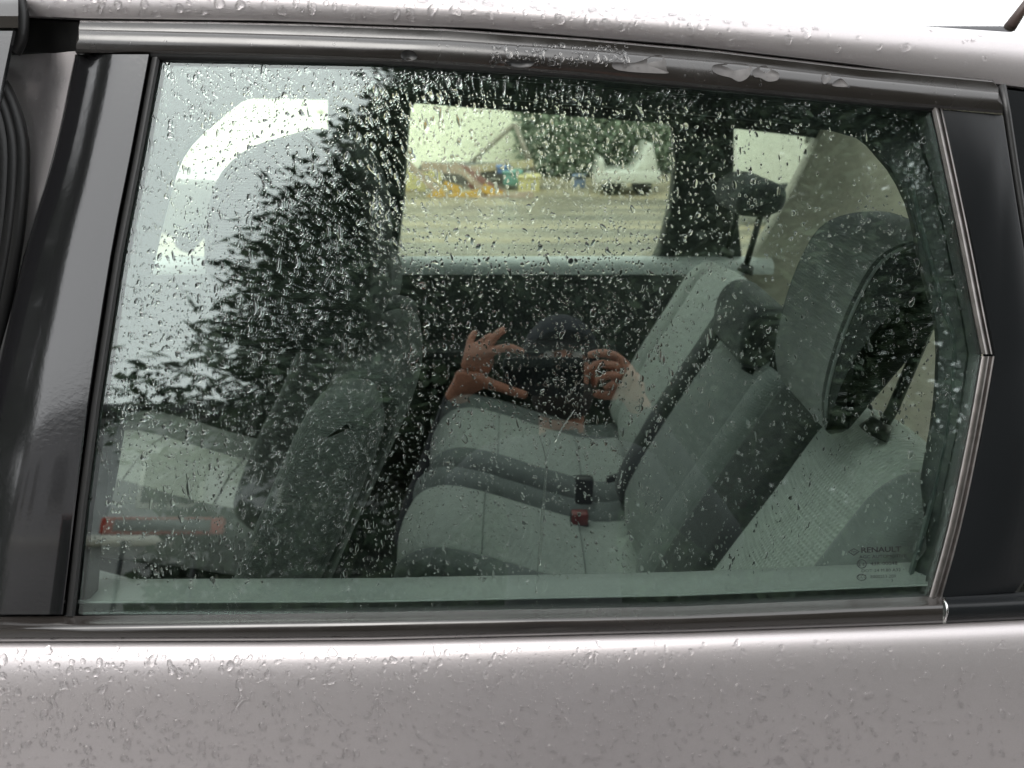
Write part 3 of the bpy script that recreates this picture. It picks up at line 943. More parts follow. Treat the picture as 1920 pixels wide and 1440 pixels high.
# ================================================================== RAIN
def drops_mesh(name, centers, radii, ux, uy, n_, elong, hfac, m, seed=0, **kw):
    """many drops in one mesh: irregular round-topped caps on a surface; ux, uy, n_ = arrays (N,3)"""
    r = np.random.default_rng(seed)
    N = len(centers)
    K = 12
    th = np.linspace(0, 2 * np.pi, K, endpoint=False)
    rho = np.array([1.0, 0.90, 0.68, 0.36])
    hz = np.array([0.0, 0.33, 0.70, 0.94])
    # irregular outline
    a2, a3, a4 = np.clip(r.normal(0, .20, (N, 1)), -.4, .4), np.clip(r.normal(0, .13, (N, 1)), -.25, .25), r.normal(0, .06, (N, 1))
    p2, p3, p4 = (r.uniform(0, 6.28, (N, 1)) for _ in range(3))
    out = 1 + a2 * np.cos(2 * th + p2) + a3 * np.cos(3 * th + p3) + a4 * np.cos(4 * th + p4)
    out *= 1 - 0.16 * np.sin(th)[None, :]                     # broader at the foot
    X = out * np.cos(th)
    Y = out * np.sin(th) * elong[:, None]
    verts = np.zeros((N, 4 * K + 1, 3))
    rad = radii[:, None]
    for k in range(4):
        # the thick part hangs low
        yo = -0.16 * hz[k] * elong[:, None]
        px_ = X * rho[k] * rad
        py_ = (Y * rho[k] + yo) * rad
        verts[:, k * K:(k + 1) * K, :] = centers[:, None, :] + px_[..., None] * ux[:, None, :] + py_[..., None] * uy[:, None, :] + (hz[k] * hfac[:, None] * rad)[..., None] * n_[:, None, :]
    verts[:, 4 * K, :] = centers + (-0.16 * elong * radii)[:, None] * uy + (hfac * radii)[:, None] * n_
    quads = []
    for k in range(3):
        for j in range(K):
            quads.append((k * K + j, k * K + (j + 1) % K, (k + 1) * K + (j + 1) % K, (k + 1) * K + j))
    tris = [(3 * K + j, 3 * K + (j + 1) % K, 4 * K) for j in range(K)]
    q = np.array(quads)
    t = np.array(tris)
    V = 4 * K + 1
    offs = (np.arange(N) * V)
    Q = (q[None] + offs[:, None, None]).reshape(-1, 4)
    T = (t[None] + offs[:, None, None]).reshape(-1, 3)
    me = bpy.data.meshes.new(name)
    me.vertices.add(N * V)
    me.vertices.foreach_set('co', verts.reshape(-1))
    loops = np.concatenate([Q.reshape(-1), T.reshape(-1)])
    me.loops.add(len(loops))
    me.loops.foreach_set('vertex_index', loops)
    me.polygons.add(len(Q) + len(T))
    starts = np.concatenate([np.arange(len(Q)) * 4, len(Q) * 4 + np.arange(len(T)) * 3])
    me.polygons.foreach_set('loop_start', starts)
    me.polygons.foreach_set('use_smooth', np.ones(len(Q) + len(T), dtype=bool))
    me.update(calc_edges=True)
    me.validate()
    me.materials.append(m)
    o = bpy.data.objects.new(name, me)
    return link(o, None, **kw)


def inside(poly, x, y):
    c = False
    n = len(poly)
    for i in range(n):
        (x0, y0), (x1, y1) = poly[i], poly[(i + 1) % n]
        if (y0 > y) != (y1 > y) and x < (x1 - x0) * (y - y0) / (y1 - y0) + x0:
            c = not c
    return c


def noise2(x, y, s):
    import mathutils.noise as mn
    return mn.noise(Vector((x / s, y / s, 3.7)))


def scatter(count, region, dens, rfun, spacing):
    """dart throwing in picture pixels of the surface; bigger drops first"""
    got, grid = [], {}
    cell = 20
    rs = sorted((rfun() for _ in range(count)), reverse=True)
    for rr_ in rs:
        for _ in range(14):
            x, y = random.uniform(region[0], region[2]), random.uniform(region[1], region[3])
            if random.random() > dens(x, y):
                continue
            ok = True
            for gx in range(int(x // cell) - 1, int(x // cell) + 2):
                for gy in range(int(y // cell) - 1, int(y // cell) + 2):
                    for (a, b, c) in grid.get((gx, gy), ()):
                        if (a - x) ** 2 + (b - y) ** 2 < (spacing * (c + rr_)) ** 2:
                            ok = False
                            break
                if not ok:
                    break
            if ok:
                got.append((x, y, rr_))
                grid.setdefault((int(x // cell), int(y // cell)), []).append((x, y, rr_))
                break
    return got


PXM = 0.000502                     # one picture pixel on the door window, in metres


def glass_density(x, y):
    if not inside(glass_out, x, y):
        return 0
    d = 1.0
    if x > 1150:
        d *= max(0.36, 1 - (x - 1150) / 480)
    if y > 780:
        d *= max(0.55, 1 - (y - 780) / 700)
    if y > 1085:
        d *= 0.35
    d *= 0.75 + 0.6 * noise2(x, y, 70)
    return d


def glass_r():
    return min(5.2, max(0.85, random.lognormvariate(0.36, 0.50)))


def put_drops(spots, surf, single_n, name, label, cat, group, stuff_label, hmean, seed, tilt=0.0, regions=None, wm='water'):
    """surf(x, y) -> point, right, up, normal; the single_n largest become objects of their own"""
    spots = sorted(spots, key=lambda s: -s[2])
    fr = [surf(x, y) for x, y, _ in spots]
    C_ = np.array([f[0] for f in fr]); UX = np.array([f[1] for f in fr]); UY = np.array([f[2] for f in fr]); NN = np.array([f[3] for f in fr])
    r = np.random.default_rng(seed)
    rad = np.array([s[2] for s in spots]) * PXM
    n = len(spots)
    el = np.clip(r.normal(1.35, 0.28, n), 0.85, 2.2)
    if wm == 'water_paint':
        el = 0.75 + 0.35 * el
    el = np.where(r.uniform(0, 1, n) < (0.035 if wm == 'water' else 0.008), r.uniform(2.2, 4.2, n), el)      # some have run
    ang = r.normal(tilt, 0.22, n)
    ca, sa = np.cos(ang)[:, None], np.sin(ang)[:, None]
    UXr, UYr = UX * ca + UY * sa, UY * ca - UX * sa
    hf = np.clip(r.normal(hmean, 0.10, n), 0.22, 0.8)
    for i in range(single_n):
        p = C_[i].copy()
        if regions:
            label, group = regions(spots[i][0], spots[i][1])
        o = drops_mesh(name, np.zeros((1, 3)), rad[i:i + 1], UXr[i:i + 1], UYr[i:i + 1], NN[i:i + 1], el[i:i + 1], hf[i:i + 1], M[wm], seed * 1000 + i, label=label, cat=cat, group=group)
        o.location = p
    k = single_n
    drops_mesh(name + "_film", C_[k:], rad[k:], UXr[k:], UYr[k:], NN[k:], el[k:], hf[k:], M[wm], seed + 1, kind='stuff', label=stuff_label, cat="rain")


def glass_surf(x, y):
    return gp(x, y, 0.0002), Vector((1, 0, 0)), GU, GN


def glass_region(x, y):
    zones = [(lambda: y > 1080, "over the grey inner sill"), (lambda: x > 755 and x < 1260 and 200 < y < 480, "over the bright far window"), (lambda: y < 200 and x > 640, "in the dark band above the far window"),
             (lambda: x < 420 and y < 300, "over the reflected sky in the window's top corner"), (lambda: 860 < x < 1200 and 600 < y < 760, "over the mirrored person"), (lambda: x > 1440 and y < 800, "over the looped headrest"),
             (lambda: x > 1220 and y > 480, "over the rear backrests"), (lambda: x > 1260, "over the far rear headrest"), (lambda: y > 760 and x > 720, "over the pale seat cushions"),
             (lambda: y > 760, "over the front seats"), (lambda: x > 740, "over the dark far door panel"), (lambda: x < 400, "at the ragged edge of the mirrored conifer"), (lambda: True, "over the mirrored dark conifer")]
    for c_, t_ in zones:
        if c_():
            return "clear raindrop on the door window " + t_, "raindrops " + t_


def door_region(x, y):
    v = "close under the moulding" if y < interp(belt_low, x) + 95 else "low on the panel"
    h_ = "towards the front door" if x < 640 else ("in the panel's middle" if x < 1280 else "towards the rear wheel")
    return f"clear raindrop on the silver door, {v}, {h_}", f"raindrops on the door {v} {h_}"


spots = scatter(13500, (140, 105, 1850, 1155), glass_density, glass_r, 0.92)
put_drops(spots, glass_surf, 150, "raindrop", "clear raindrop clinging to the tinted window glass of the rear door", "raindrop", "large raindrops on the door window",
          "fine raindrops scattered over the door window", 0.32, 3, regions=glass_region)

# drops on paint: find the surface under a picture pixel
dg = bpy.context.evaluated_depsgraph_get()
from mathutils.bvhtree import BVHTree


def bvh_of(o):
    return BVHTree.FromPolygons([v.co[:] for v in o.data.vertices], [p.vertices[:] for p in o.data.polygons])


def paint_surf(b):
    def f(x, y):
        d = ray(x, y).normalized()
        loc, nor, _i, _d = b.ray_cast(CAM, d)
        if loc is None:
            return None
        if nor.dot(d) > 0:
            nor = -nor
        ux = Vector((1, 0, 0))
        ux = (ux - nor * ux.dot(nor)).normalized()
        uy = nor.cross(ux)
        if uy.z < 0:
            uy = -uy
        return loc + nor * 0.00015, ux, uy, nor
    return f


def low_density(x, y):
    t = y - interp(belt_low, x)
    if t < 14:
        return 0
    d = 0.9 if t > 30 else 0.5
    if x > 1300:
        d *= max(0.35, 1 - (x - 1300) / 700)
    return d * (0.8 + 0.6 * noise2(x, y, 90))


def low_r():
    return min(8.5, max(1.2, random.lognormvariate(1.0, 0.58)))


ds = paint_surf(bvh_of(door))
spots = [s for s in scatter(2300, (-60, 1200, 1980, 1480), low_density, low_r, 1.15) if ds(s[0], s[1])]
put_drops(spots, ds, 100, "raindrop", "clear raindrop on the silver door panel below the window moulding", "raindrop", "large raindrops on the door panel",
          "fine raindrops scattered over the silver door panel", 0.52, 5, regions=door_region, wm='water_paint')
roof_o = bpy.data.objects["roof"]
rs_ = paint_surf(bvh_of(roof_o))


def roof_density(x, y):
    e, s_ = interp(roof_e, x), interp(sil, x)
    if y > e - 10 or y < s_ + 4:
        return 0
    return (0.8 if x < 1400 else 0.10) * (0.8 + 0.6 * noise2(x, y, 90))


spots = [s for s in scatter(620, (40, -40, 1900, 150), roof_density, lambda: min(10, max(1.5, random.lognormvariate(1.25, 0.5))), 1.2) if rs_(s[0], s[1])]
put_drops(spots, rs_, 40, "raindrop", "clear raindrop on the silver roof edge above the window trim", "raindrop", "large raindrops on the roof edge",
          "fine raindrops scattered over the silver roof edge", 0.48, 7, wm='water_paint', regions=lambda x, y: ("clear raindrop on the silver roof edge " + ("over the window's front half" if x < 700 else "over the cluster of drops on the trim" if x < 1250 else "over the dry marks on the trim"), "raindrops on the roof edge " + ("over the front half" if x < 700 else "over the drop cluster" if x < 1250 else "over the dry marks")))
bps = paint_surf(bvh_of(bpy.data.objects["body_pillar"]))
spots = [s for s in scatter(150, (-30, 110, 140, 420), lambda x, y: 0.9 if x < 132 - (y - 100) * 0.22 else 0, lambda: min(8, max(2, random.lognormvariate(1.2, 0.4))), 1.2) if bps(s[0], s[1])]
put_drops(spots, bps, 10, "raindrop", "clear raindrop on the narrow silver strip between the two doors", "raindrop", "large raindrops between the doors",
          "fine raindrops on the silver strip between the doors", 0.4, 9, wm='water_paint')
# drops and dry marks on the trim over the window
ts = paint_surf(bvh_of(tt))
spots = [s for s in scatter(90, (920, 84, 1180, 122), lambda x, y: 0.9, lambda: min(7, max(1.5, random.lognormvariate(1.05, 0.5))), 1.05) if ts(s[0], s[1])]
spots += [s for s in scatter(60, (160, 70, 1860, 200), lambda x, y: 0.5 if interp(top_c, x) < y < interp(top_l, x) - 6 else 0, lambda: random.uniform(1.0, 2.2), 1.2) if ts(s[0], s[1])]
put_drops(spots, ts, 12, "raindrop", "clear raindrop in the cluster on the dark trim over the window", "raindrop", "raindrops clustered on the window trim",
          "fine raindrops on the dark trim over the window", 0.36, 13, wm='water_paint')
M['dry'] = mat("dry_film", (0.085, 0.08, 0.078), rough=0.55, noise=0.15, nscale=200)
for k, outl in enumerate([[(1336, 124), (1352, 120), (1385, 119), (1408, 124), (1406, 140), (1396, 150), (1384, 153), (1370, 146), (1350, 141), (1337, 134)], [(1412, 132), (1432, 123), (1446, 130), (1460, 138), (1458, 150), (1440, 153), (1426, 146), (1414, 144)],
                          [(1542, 140), (1556, 138), (1556, 150), (1546, 158), (1541, 152)], [(1566, 152), (1578, 148), (1590, 162), (1572, 163), (1560, 160)], [(1228, 104), (1245, 108), (1250, 130), (1246, 138), (1160, 132), (1150, 118), (1190, 118)],
                          [(752, 100), (762, 94), (776, 97), (783, 108), (768, 114), (754, 110)], [(950, 115), (985, 112), (1002, 118), (990, 126), (960, 124)]]):
    hits = [ts(p.x, p.y) for p in smooth_poly(outl, 4)]
    hits = [h for h in hits if h]
    if len(hits) > 6:
        nn = sum((h[3] for h in hits), Vector()).normalized()
        front = [h[0] + h[3] * 0.00020 for h in hits]
        mid_ = sum(front, Vector()) / len(front)
        ch = ts(*[sum(c) / len(outl) for c in zip(*outl)])
        ctr = ch[0] + ch[3] * 0.0004 if ch else mid_ + nn * 0.0004
        nfr = len(front)
        mesh_obj("dry_mark", front + [ctr] + [p - nn * 0.0006 for p in front], [(i, (i + 1) % nfr, nfr) for i in range(nfr)] + [(i, (i + 1) % nfr, nfr + 1 + (i + 1) % nfr, nfr + 1 + i) for i in range(nfr)], M['dry'] if k < 5 else M['rubber'], door)
# rain on the far door window
def far_surf(x, y):
    return fp(x, y, -0.035), Vector((-1, 0, 0)), Vector((0, -math.sin(FT), math.cos(FT))), -FN


spots = scatter(1500, (600, 190, 1560, 500), lambda x, y: 0.9 * (0.8 + 0.6 * noise2(x, y, 60)), lambda: min(3.2, max(0.8, random.lognormvariate(0.25, 0.4))), 1.1)
n_ = len(spots)
fr = [far_surf(x, y) for x, y, _ in spots]
drops_mesh("far_raindrops", np.array([f[0] for f in fr]), np.array([s[2] for s in spots]) * 0.00142, np.array([f[1] for f in fr]), np.array([f[2] for f in fr]), np.array([f[3] for f in fr]),
           np.full(n_, 1.3), np.full(n_, 0.34), M['water'], 21, kind='stuff', label="raindrops covering the window of the far door", cat="rain")
# runs of water down the glass
for wl_label, pts in zip(("longest run of water down the middle of the door window", "short hooked run of water left of the fork on the door window", "run of water slanting up to the phone's reflection", "faint second run of water just beside the longest one"), ([(1031, 830), (1024, 870), (1019, 930), (1013, 990), (1009, 1050), (1005, 1112)], [(1012, 818), (1021, 850), (1024, 868)], [(1040, 830), (1055, 800), (1078, 768)], [(1026, 875), (1022, 930), (1017, 1000), (1012, 1060)])):
    tube("water_run", [gp(x, y, 0.0001) for x, y in smooth_poly([(a, b) for a, b in pts], 3, False)], 0.0006, M['water'], None, n=6,
         label=wl_label, cat="water", group="water runs on the door window")

# ================================================================== PERSON WITH PHONE (seen mirrored in the glass)
def pl(a, b, c):
    """a metres to the person's right of the lens, b up in the plane of the phone, c behind it"""
    return CAM + Vector((a, 0, 0)) + UP * b - FWD * c


skin_m = mat("skin", (0.43, 0.185, 0.115), rough=0.5, noise=0.12, nscale=60)
black_cloth = mat("black_clothes", (0.028, 0.029, 0.034), rough=0.9, noise=0.3, nscale=80)
jeans = mat("dark_jeans", (0.02, 0.025, 0.04), rough=0.9, noise=0.3, nscale=80)
hair_m = mat("beard", (0.02, 0.012, 0.008), rough=0.8)
cap_m = mat("navy_cap", (0.008, 0.010, 0.017), rough=0.9, noise=0.2, nscale=150)

VV, EE, RRad, KK = [], [], [], []     # vertices, edges, radii, kind (0 cloth, 1 skin, 2 jeans)


def node(p, r, parent=None, kind=0):
    VV.append(Vector(p)); RRad.append(r if isinstance(r, tuple) else (r, r)); KK.append(kind)
    i = len(VV) - 1
    if parent is not None:
        EE.append((parent, i))
    return i


HX, HY = 0.115, -0.37
pel = node((HX, HY - 0.05, 0.93), (0.155, 0.11), None, 0)
waist = node((HX, HY - 0.06, 1.10), (0.135, 0.095), pel)
chest = node((HX, HY - 0.05, 1.29), (0.155, 0.11), waist)
uch = node((HX, HY - 0.035, 1.41), (0.12, 0.085), chest)
nk = node((HX, HY - 0.02, 1.465), 0.056, uch, 0)
nk2 = node((HX, HY + 0.0, 1.505), 0.056, nk, 1)
jaw = node((HX, HY + 0.025, 1.550), (0.062, 0.078), nk2, 1)
mid = node((HX, HY + 0.025, 1.610), (0.074, 0.092), jaw, 1)
sk = node((HX, HY + 0.015, 1.680), (0.074, 0.092), mid, 1)
tp = node((HX, HY + 0.01, 1.720), (0.05, 0.06), sk, 1)
for sx in (-1, 1):
    hip = node((HX + sx * 0.095, HY - 0.05, 0.86), 0.098, pel, 2)
    kn = node((HX + sx * 0.12, HY - 0.03, 0.48), 0.062, hip, 2)
    an = node((HX + sx * 0.13, HY - 0.06, 0.10), 0.045, kn, 2)
    toe = node((HX + sx * 0.15, HY + 0.10, 0.045), (0.05, 0.035), an, 2)


def L(px, py, c):
    """a point seen mirrored at picture pixel (px, py), c behind the phone"""
    k = (1.44 + c) / FPX
    return pl((px - 960) * k, (691 - py) * k, c)


# arms: shoulder, elbow, wrist, palm; then five fingers
for side in (-1, 1):
    sh = node((HX + side * 0.175, HY - 0.04, 1.41), 0.062, uch)
    if side < 0:
        el_ = node((HX - 0.34, HY + 0.06, 1.20), 0.045, sh)
        wr = node(L(856, 742, 0.055), (0.026, 0.020), el_, 1)
        p1 = node(L(884, 712, 0.012), (0.034, 0.016), wr, 1)
        p2 = node(L(898, 672, 0.006), (0.034, 0.013), p1, 1)
        fingers = [([(880, 648, .006), (884, 634, .012), (893, 622, .020)], .0078), ([(900, 646, .002), (912, 636, .004), (924, 630, .012)], .0085), ([(916, 648, 0), (934, 626, .0), (948, 618, .010)], .0088),
                   ([(926, 658, -.002), (955, 652, -.004), (984, 663, -.003)], .0088)]
        thumb = ([(922, 722, .004), (955, 733, .000), (990, 744, -.002)], .0105)
    else:
        el_ = node((HX + 0.36, HY + 0.06, 1.20), 0.045, sh)
        wr = node(L(1196, 760, 0.060), (0.028, 0.022), el_, 1)
        p1 = node(L(1178, 728, 0.022), (0.033, 0.018), wr, 1)
        p2 = node(L(1168, 694, 0.010), (0.030, 0.015), p1, 1)
        fingers = [([(1160, 670, .004), (1130, 662, -.008), (1100, 668, -.010)], .0092), ([(1160, 688, .000), (1122, 682, -.012), (1096, 700, -.010)], .0094),
                   ([(1162, 706, .002), (1140, 704, -.012), (1122, 716, -.008)], .0090), ([(1166, 722, .006), (1148, 722, -.008), (1132, 730, -.004)], .0080)]
        thumb = ([(1160, 742, .022), (1134, 744, .016), (1112, 738, .014)], .0105)
    for pts, r_ in fingers:
        prv = p2
        for k, (x, y, c) in enumerate(pts):
            prv = node(L(x, y, c), r_ * (1 - 0.10 * k), prv, 1)
    prv = p1
    for k, (x, y, c) in enumerate(thumb[0]):
        prv = node(L(x, y, c), thumb[1] * (1 - 0.1 * k), prv, 1)

me = bpy.data.meshes.new("person")
me.from_pydata(VV, EE, [])
tmp = bpy.data.objects.new("person_tmp", me)
COL.objects.link(tmp)
sm = tmp.modifiers.new("skin", 'SKIN')
sm.use_smooth_shade = True
for i, sv in enumerate(me.skin_vertices[0].data):
    sv.radius = RRad[i]
    sv.use_root = (i == pel)
ss = tmp.modifiers.new("sub", 'SUBSURF')
ss.levels = ss.render_levels = 2
dg = bpy.context.evaluated_depsgraph_get()
dg.update()
pm = bpy.data.meshes.new_from_object(tmp.evaluated_get(dg))
bpy.data.objects.remove(tmp)
pm.name = "person"
pm.materials.clear()
for m_ in (black_cloth, skin_m, jeans):
    pm.materials.append(m_)
VA = np.array([v[:] for v in VV])
segs = [(VA[a], VA[b], KK[b]) for a, b in EE]
for pgn in pm.polygons:
    c = np.array(pgn.center)
    bd, bk, bt_ = 9, 0, 0
    for a, b, k in segs:
        ab_ = b - a
        t = np.clip(np.dot(c - a, ab_) / np.dot(ab_, ab_), 0, 1)
        d = np.linalg.norm(c - a - ab_ * t)
        if d < bd:
            bd, bk, bt_, L_ = d, k, t, np.linalg.norm(ab_)
    if bk == 1 and L_ > 0.15 and bt_ < 0.985:     # sleeve down to the wrist
        bk = 0
    if bk == 1 and c[2] < 1.478 and abs(c[0] - HX) < 0.13 and c[1] < HY + 0.12:   # collar
        bk = 0
    pgn.material_index = bk
    pgn.use_smooth = True
person = link(bpy.data.objects.new("person", pm), None, label="person in black clothes and navy cap holding up a phone, mirrored in the glass", cat="person")
# face, beard, cap
def ell(name, c, r, m, parent, cut=None, **kw):
    bm = bmesh.new()
    bmesh.ops.create_uvsphere(bm, u_segments=20, v_segments=14, radius=1)
    if cut:
        bmesh.ops.delete(bm, geom=[v for v in bm.verts if cut(v.co)], context='VERTS')
    for v in bm.verts:
        v.co = Vector((c[0] + v.co.x * r[0], c[1] + v.co.y * r[1], c[2] + v.co.z * r[2]))
    me_ = bpy.data.meshes.new(name)
    bm.to_mesh(me_)
    bm.free()
    me_.polygons.foreach_set('use_smooth', [True] * len(me_.polygons))
    me_.materials.append(m)
    return link(bpy.data.objects.new(name, me_), parent, **kw)


ell("nose", (HX, HY + 0.125, 1.610), (0.014, 0.022, 0.026), skin_m, person)
for sx in (-1, 1):
    ell("eye", (HX + sx * 0.032, HY + 0.098, 1.633), (0.013, 0.012, 0.010), mat("eye_white", (0.7, 0.7, 0.68), rough=0.2), person)
    ell("ear", (HX + sx * 0.078, HY + 0.02, 1.617), (0.010, 0.022, 0.034), skin_m, person)
ell("mouth", (HX, HY + 0.108, 1.568), (0.024, 0.010, 0.007), mat("lips", (0.30, 0.10, 0.09), rough=0.4), person)
ell("beard", (HX, HY + 0.045, 1.552), (0.070, 0.084, 0.060), hair_m, person, cut=lambda v: v.z > 0.25 or v.y < -0.4)
cp = ell("cap", (HX, HY + 0.012, 1.655), (0.094, 0.116, 0.108), cap_m, person, cut=lambda v: v.z < -0.05)
pk = [Vector((HX + 0.088 * math.sin(a), HY + 0.05 + 0.15 * math.cos(a), 1.652 - 0.012 * (1 - math.cos(a)))) for a in np.linspace(-1.45, 1.45, 13)]
prism("peak", pk, Vector((0, 0, 0.004)), cap_m, cp)

# phone: lens end on the person's left
phone_m = mat("phone_back", (0.010, 0.011, 0.013), rough=0.12, spec=0.6)
def prect(a0, a1, b0, b1, c, r=0.010):
    out = []
    for (cx_, cy_, s) in ((a1 - r, b1 - r, 0), (a0 + r, b1 - r, 1), (a0 + r, b0 + r, 2), (a1 - r, b0 + r, 3)):
        for k in range(5):
            a = (s + k / 4) * math.pi / 2
            out.append(pl(cx_ + r * math.cos(a), cy_ + r * math.sin(a), c))
    return out


phone = prism("phone", prect(-0.016, 0.135, -0.053, 0.020, 0.002), FWD * -0.0075, phone_m, bevel=0.0015, label="black phone held level in both hands, mirrored in the glass", cat="phone")
prism("screen", prect(-0.013, 0.132, -0.050, 0.017, 0.0096, 0.008), FWD * -0.0006, mat("phone_screen", (0.02, 0.02, 0.022), rough=0.08), phone)

# ================================================================== BEHIND THE PERSON: conifers, building, sign
leaf_m = [mat("needles_a", (0.036, 0.062, 0.034), rough=0.7, noise=0.4, nscale=3), mat("needles_b", (0.066, 0.098, 0.052), rough=0.7, noise=0.4, nscale=3)]
bark = mat("bark", (0.09, 0.065, 0.05), rough=0.95, noise=0.4, nscale=20, bump=0.8, bscale=30)


def blades(centers, dirs, length, width, seed):
    """thin folded leaf blades"""
    r = np.random.default_rng(seed)
    N = len(centers)
    d = dirs / np.linalg.norm(dirs, axis=1, keepdims=True)
    rand = r.normal(0, 1, (N, 3))
    s = np.cross(d, rand)
    s /= np.linalg.norm(s, axis=1, keepdims=True)
    Ln = (length * r.uniform(.6, 1.3, N))[:, None]
    Wd = (width * r.uniform(.6, 1.3, N))[:, None]
    V = np.stack([centers, centers + d * Ln * .45 + s * Wd, centers + d * Ln, centers + d * Ln * .45 - s * Wd], 1)
    return V.reshape(-1, 3), np.arange(N * 4).reshape(-1, 4)


def foliage_obj(name, V, F, mats, parent=None, **kw):
    me_ = bpy.data.meshes.new(name)
    me_.vertices.add(len(V)); me_.vertices.foreach_set('co', V.reshape(-1))
    me_.loops.add(F.size); me_.loops.foreach_set('vertex_index', F.reshape(-1))
    me_.polygons.add(len(F)); me_.polygons.foreach_set('loop_start', np.arange(len(F)) * 4)
    for m_ in mats: me_.materials.append(m_)
    me_.polygons.foreach_set('material_index', np.random.default_rng(1).integers(0, len(mats), len(F)).astype(np.int32))
    me_.update(calc_edges=True)
    o = bpy.data.objects.new(name, me_)
    return link(o, parent, **kw)


def conifer_mesh(h, base, spread, seed, n_br=260, per=130):
    r = np.random.default_rng(seed)
    cs, ds_ = [], []
    for i in range(n_br):
        t = r.uniform(0, 1) ** 0.9
        z = base + (h - base) * t
        ln = spread * (1 - t) ** 1.12 * r.uniform(.65, 1.1) + 0.25
        az = r.uniform(0, 2 * np.pi)
        droop = -0.12 - 0.15 * r.uniform()
        dirv = np.array([math.cos(az), math.sin(az), 0.0])
        s = r.uniform(0.12, 1, per) ** 0.8
        pts = np.array([0, 0, z]) + dirv[None] * (s * ln)[:, None]
        pts[:, 2] += droop * (s * ln) + 0.10 * (s ** 2) * ln
        side = np.cross(dirv, [0, 0, 1])
        lat = r.normal(0, 1, per) * 0.16 * (0.4 + s) * min(ln, 1.8)
        pts += side[None] * lat[:, None]
        pts[:, 2] += r.normal(0, 0.10, per)
        dd = dirv[None] * 1.0 + side[None] * np.sign(lat)[:, None] * 0.7 + np.array([0, 0, -0.25])[None] + r.normal(0, .45, (per, 3))
        cs.append(pts); ds_.append(dd)
    return blades(np.concatenate(cs), np.concatenate(ds_), 0.16, 0.030, seed)


def conifer(x, y, h, base, spread, seed, label, n_br=260, per=130):
    t = empty("conifer_tree", (x, y, ground_z(y)), None, label=label, cat="tree", group="conifers behind the person")
    tube("trunk", [(0, 0, -0.1), (0.03, 0, h * .4), (0, 0.02, h * .8), (0, 0, h)], [h * .026, h * .018, h * .009, 0.01], bark, t)
    V, F = conifer_mesh(h, base, spread, seed, n_br, per)
    foliage_obj("crown", V, F, leaf_m, t)
    return t


conifer(0.1, -7.0, 10.6, 3.1, 4.15, 31, "broad dark conifer directly behind the person, widest of the row", 1150, 260)
conifer(2.6, -7.6, 13.5, 2.2, 4.2, 32, "tallest dark conifer, next to the broadest one", 520, 180)
conifer(5.6, -7.2, 13.0, 2.0, 4.2, 33, "thick conifer third from the building", 460, 170)
conifer(8.8, -6.8, 12.0, 2.0, 4.0, 34, "last conifer of the row, farthest from the building", 360, 150)
conifer(-6.8, -2.2, 10.5, 0.4, 2.4, 35, "slim dark conifer ahead of the car, apart from the row", 520, 130)  # added unseen tree, gives the pillar panel its dark mirrored streak
wc_ = np.random.default_rng(15).uniform([1.5, -15, -0.3], [34, -12.5, 4.6], (42000, 3))
wc_[:, 2] *= 0.75 + 0.25 * np.sin(wc_[:, 0] * 1.3) * np.cos(wc_[:, 0] * 0.37)
V, F = blades(wc_, np.random.default_rng(16).normal(0, 1, (42000, 3)), 0.42, 0.14, 18)
foliage_obj("woodland", V, F, leaf_m, None, label="dark mass of trees behind the row of conifers", kind='stuff')
# building behind to the left, with a red-framed sign board
wall_m = mat("grey_render", (0.33, 0.33, 0.34), rough=0.85, noise=0.15, nscale=2, bump=0.3, bscale=60)
win_m = mat("dark_panes", (0.02, 0.022, 0.025), rough=0.08, spec=0.8)
bld = empty("building", (-12, -15, 0), None, label="grey rendered building behind the person beside the conifers", cat="building")
box("wall", (-10, -4, -0.2), (14.5, 0, 6.0), wall_m, bld, bevel=0)
box("roof", (-10.3, -4.3, 6.0), (14.8, 0.3, 6.25), M['inner_dark'], bld, bevel=0)
for wx in (-8, -5, -2, 1, 4, 7, 10):
    f_ = box("window", (wx, 0.0, 4.0), (wx + 1.4, 0.06, 5.3), mat("window_frame", (0.6, 0.6, 0.58), rough=0.6), bld, bevel=0)
    box("pane", (wx + 0.1, 0.05, 4.1), (wx + 1.3, 0.075, 5.2), win_m, f_, bevel=0)
box("ledge", (-10, 0, 3.2), (14.5, 0.18, 3.4), mat("pale_ledge", (0.6, 0.58, 0.52), rough=0.8), bld, bevel=0)
sg_ = box("shop_sign", (-3.40, -5.1, 1.95), (-2.38, -5.02, 2.09), mat("sign_red", (0.42, 0.045, 0.025), rough=0.4), None, bevel=0.02, label="long red-framed sign board on posts before the grey building", cat="sign")
box("sign_face", (-3.28, -5.022, 1.972), (-2.48, -5.012, 2.068), mat("sign_face", (0.16, 0.17, 0.17), rough=0.4), sg_, bevel=0)
for sx in (-3.2, -2.6):
    tube("post", [(sx, -5.07, 0), (sx, -5.07, 1.9)], 0.02, M['inner_dark'], sg_)
hedge_c = np.random.default_rng(5).uniform([-3.2, -6.4, 0], [13, -5.4, 2.3], (36000, 3))
V, F = blades(hedge_c, np.random.default_rng(6).normal(0, 1, (36000, 3)), 0.16, 0.045, 8)
foliage_obj("hedge", V, F, leaf_m, None, label="low dark clipped hedge under the conifers", cat="hedge")

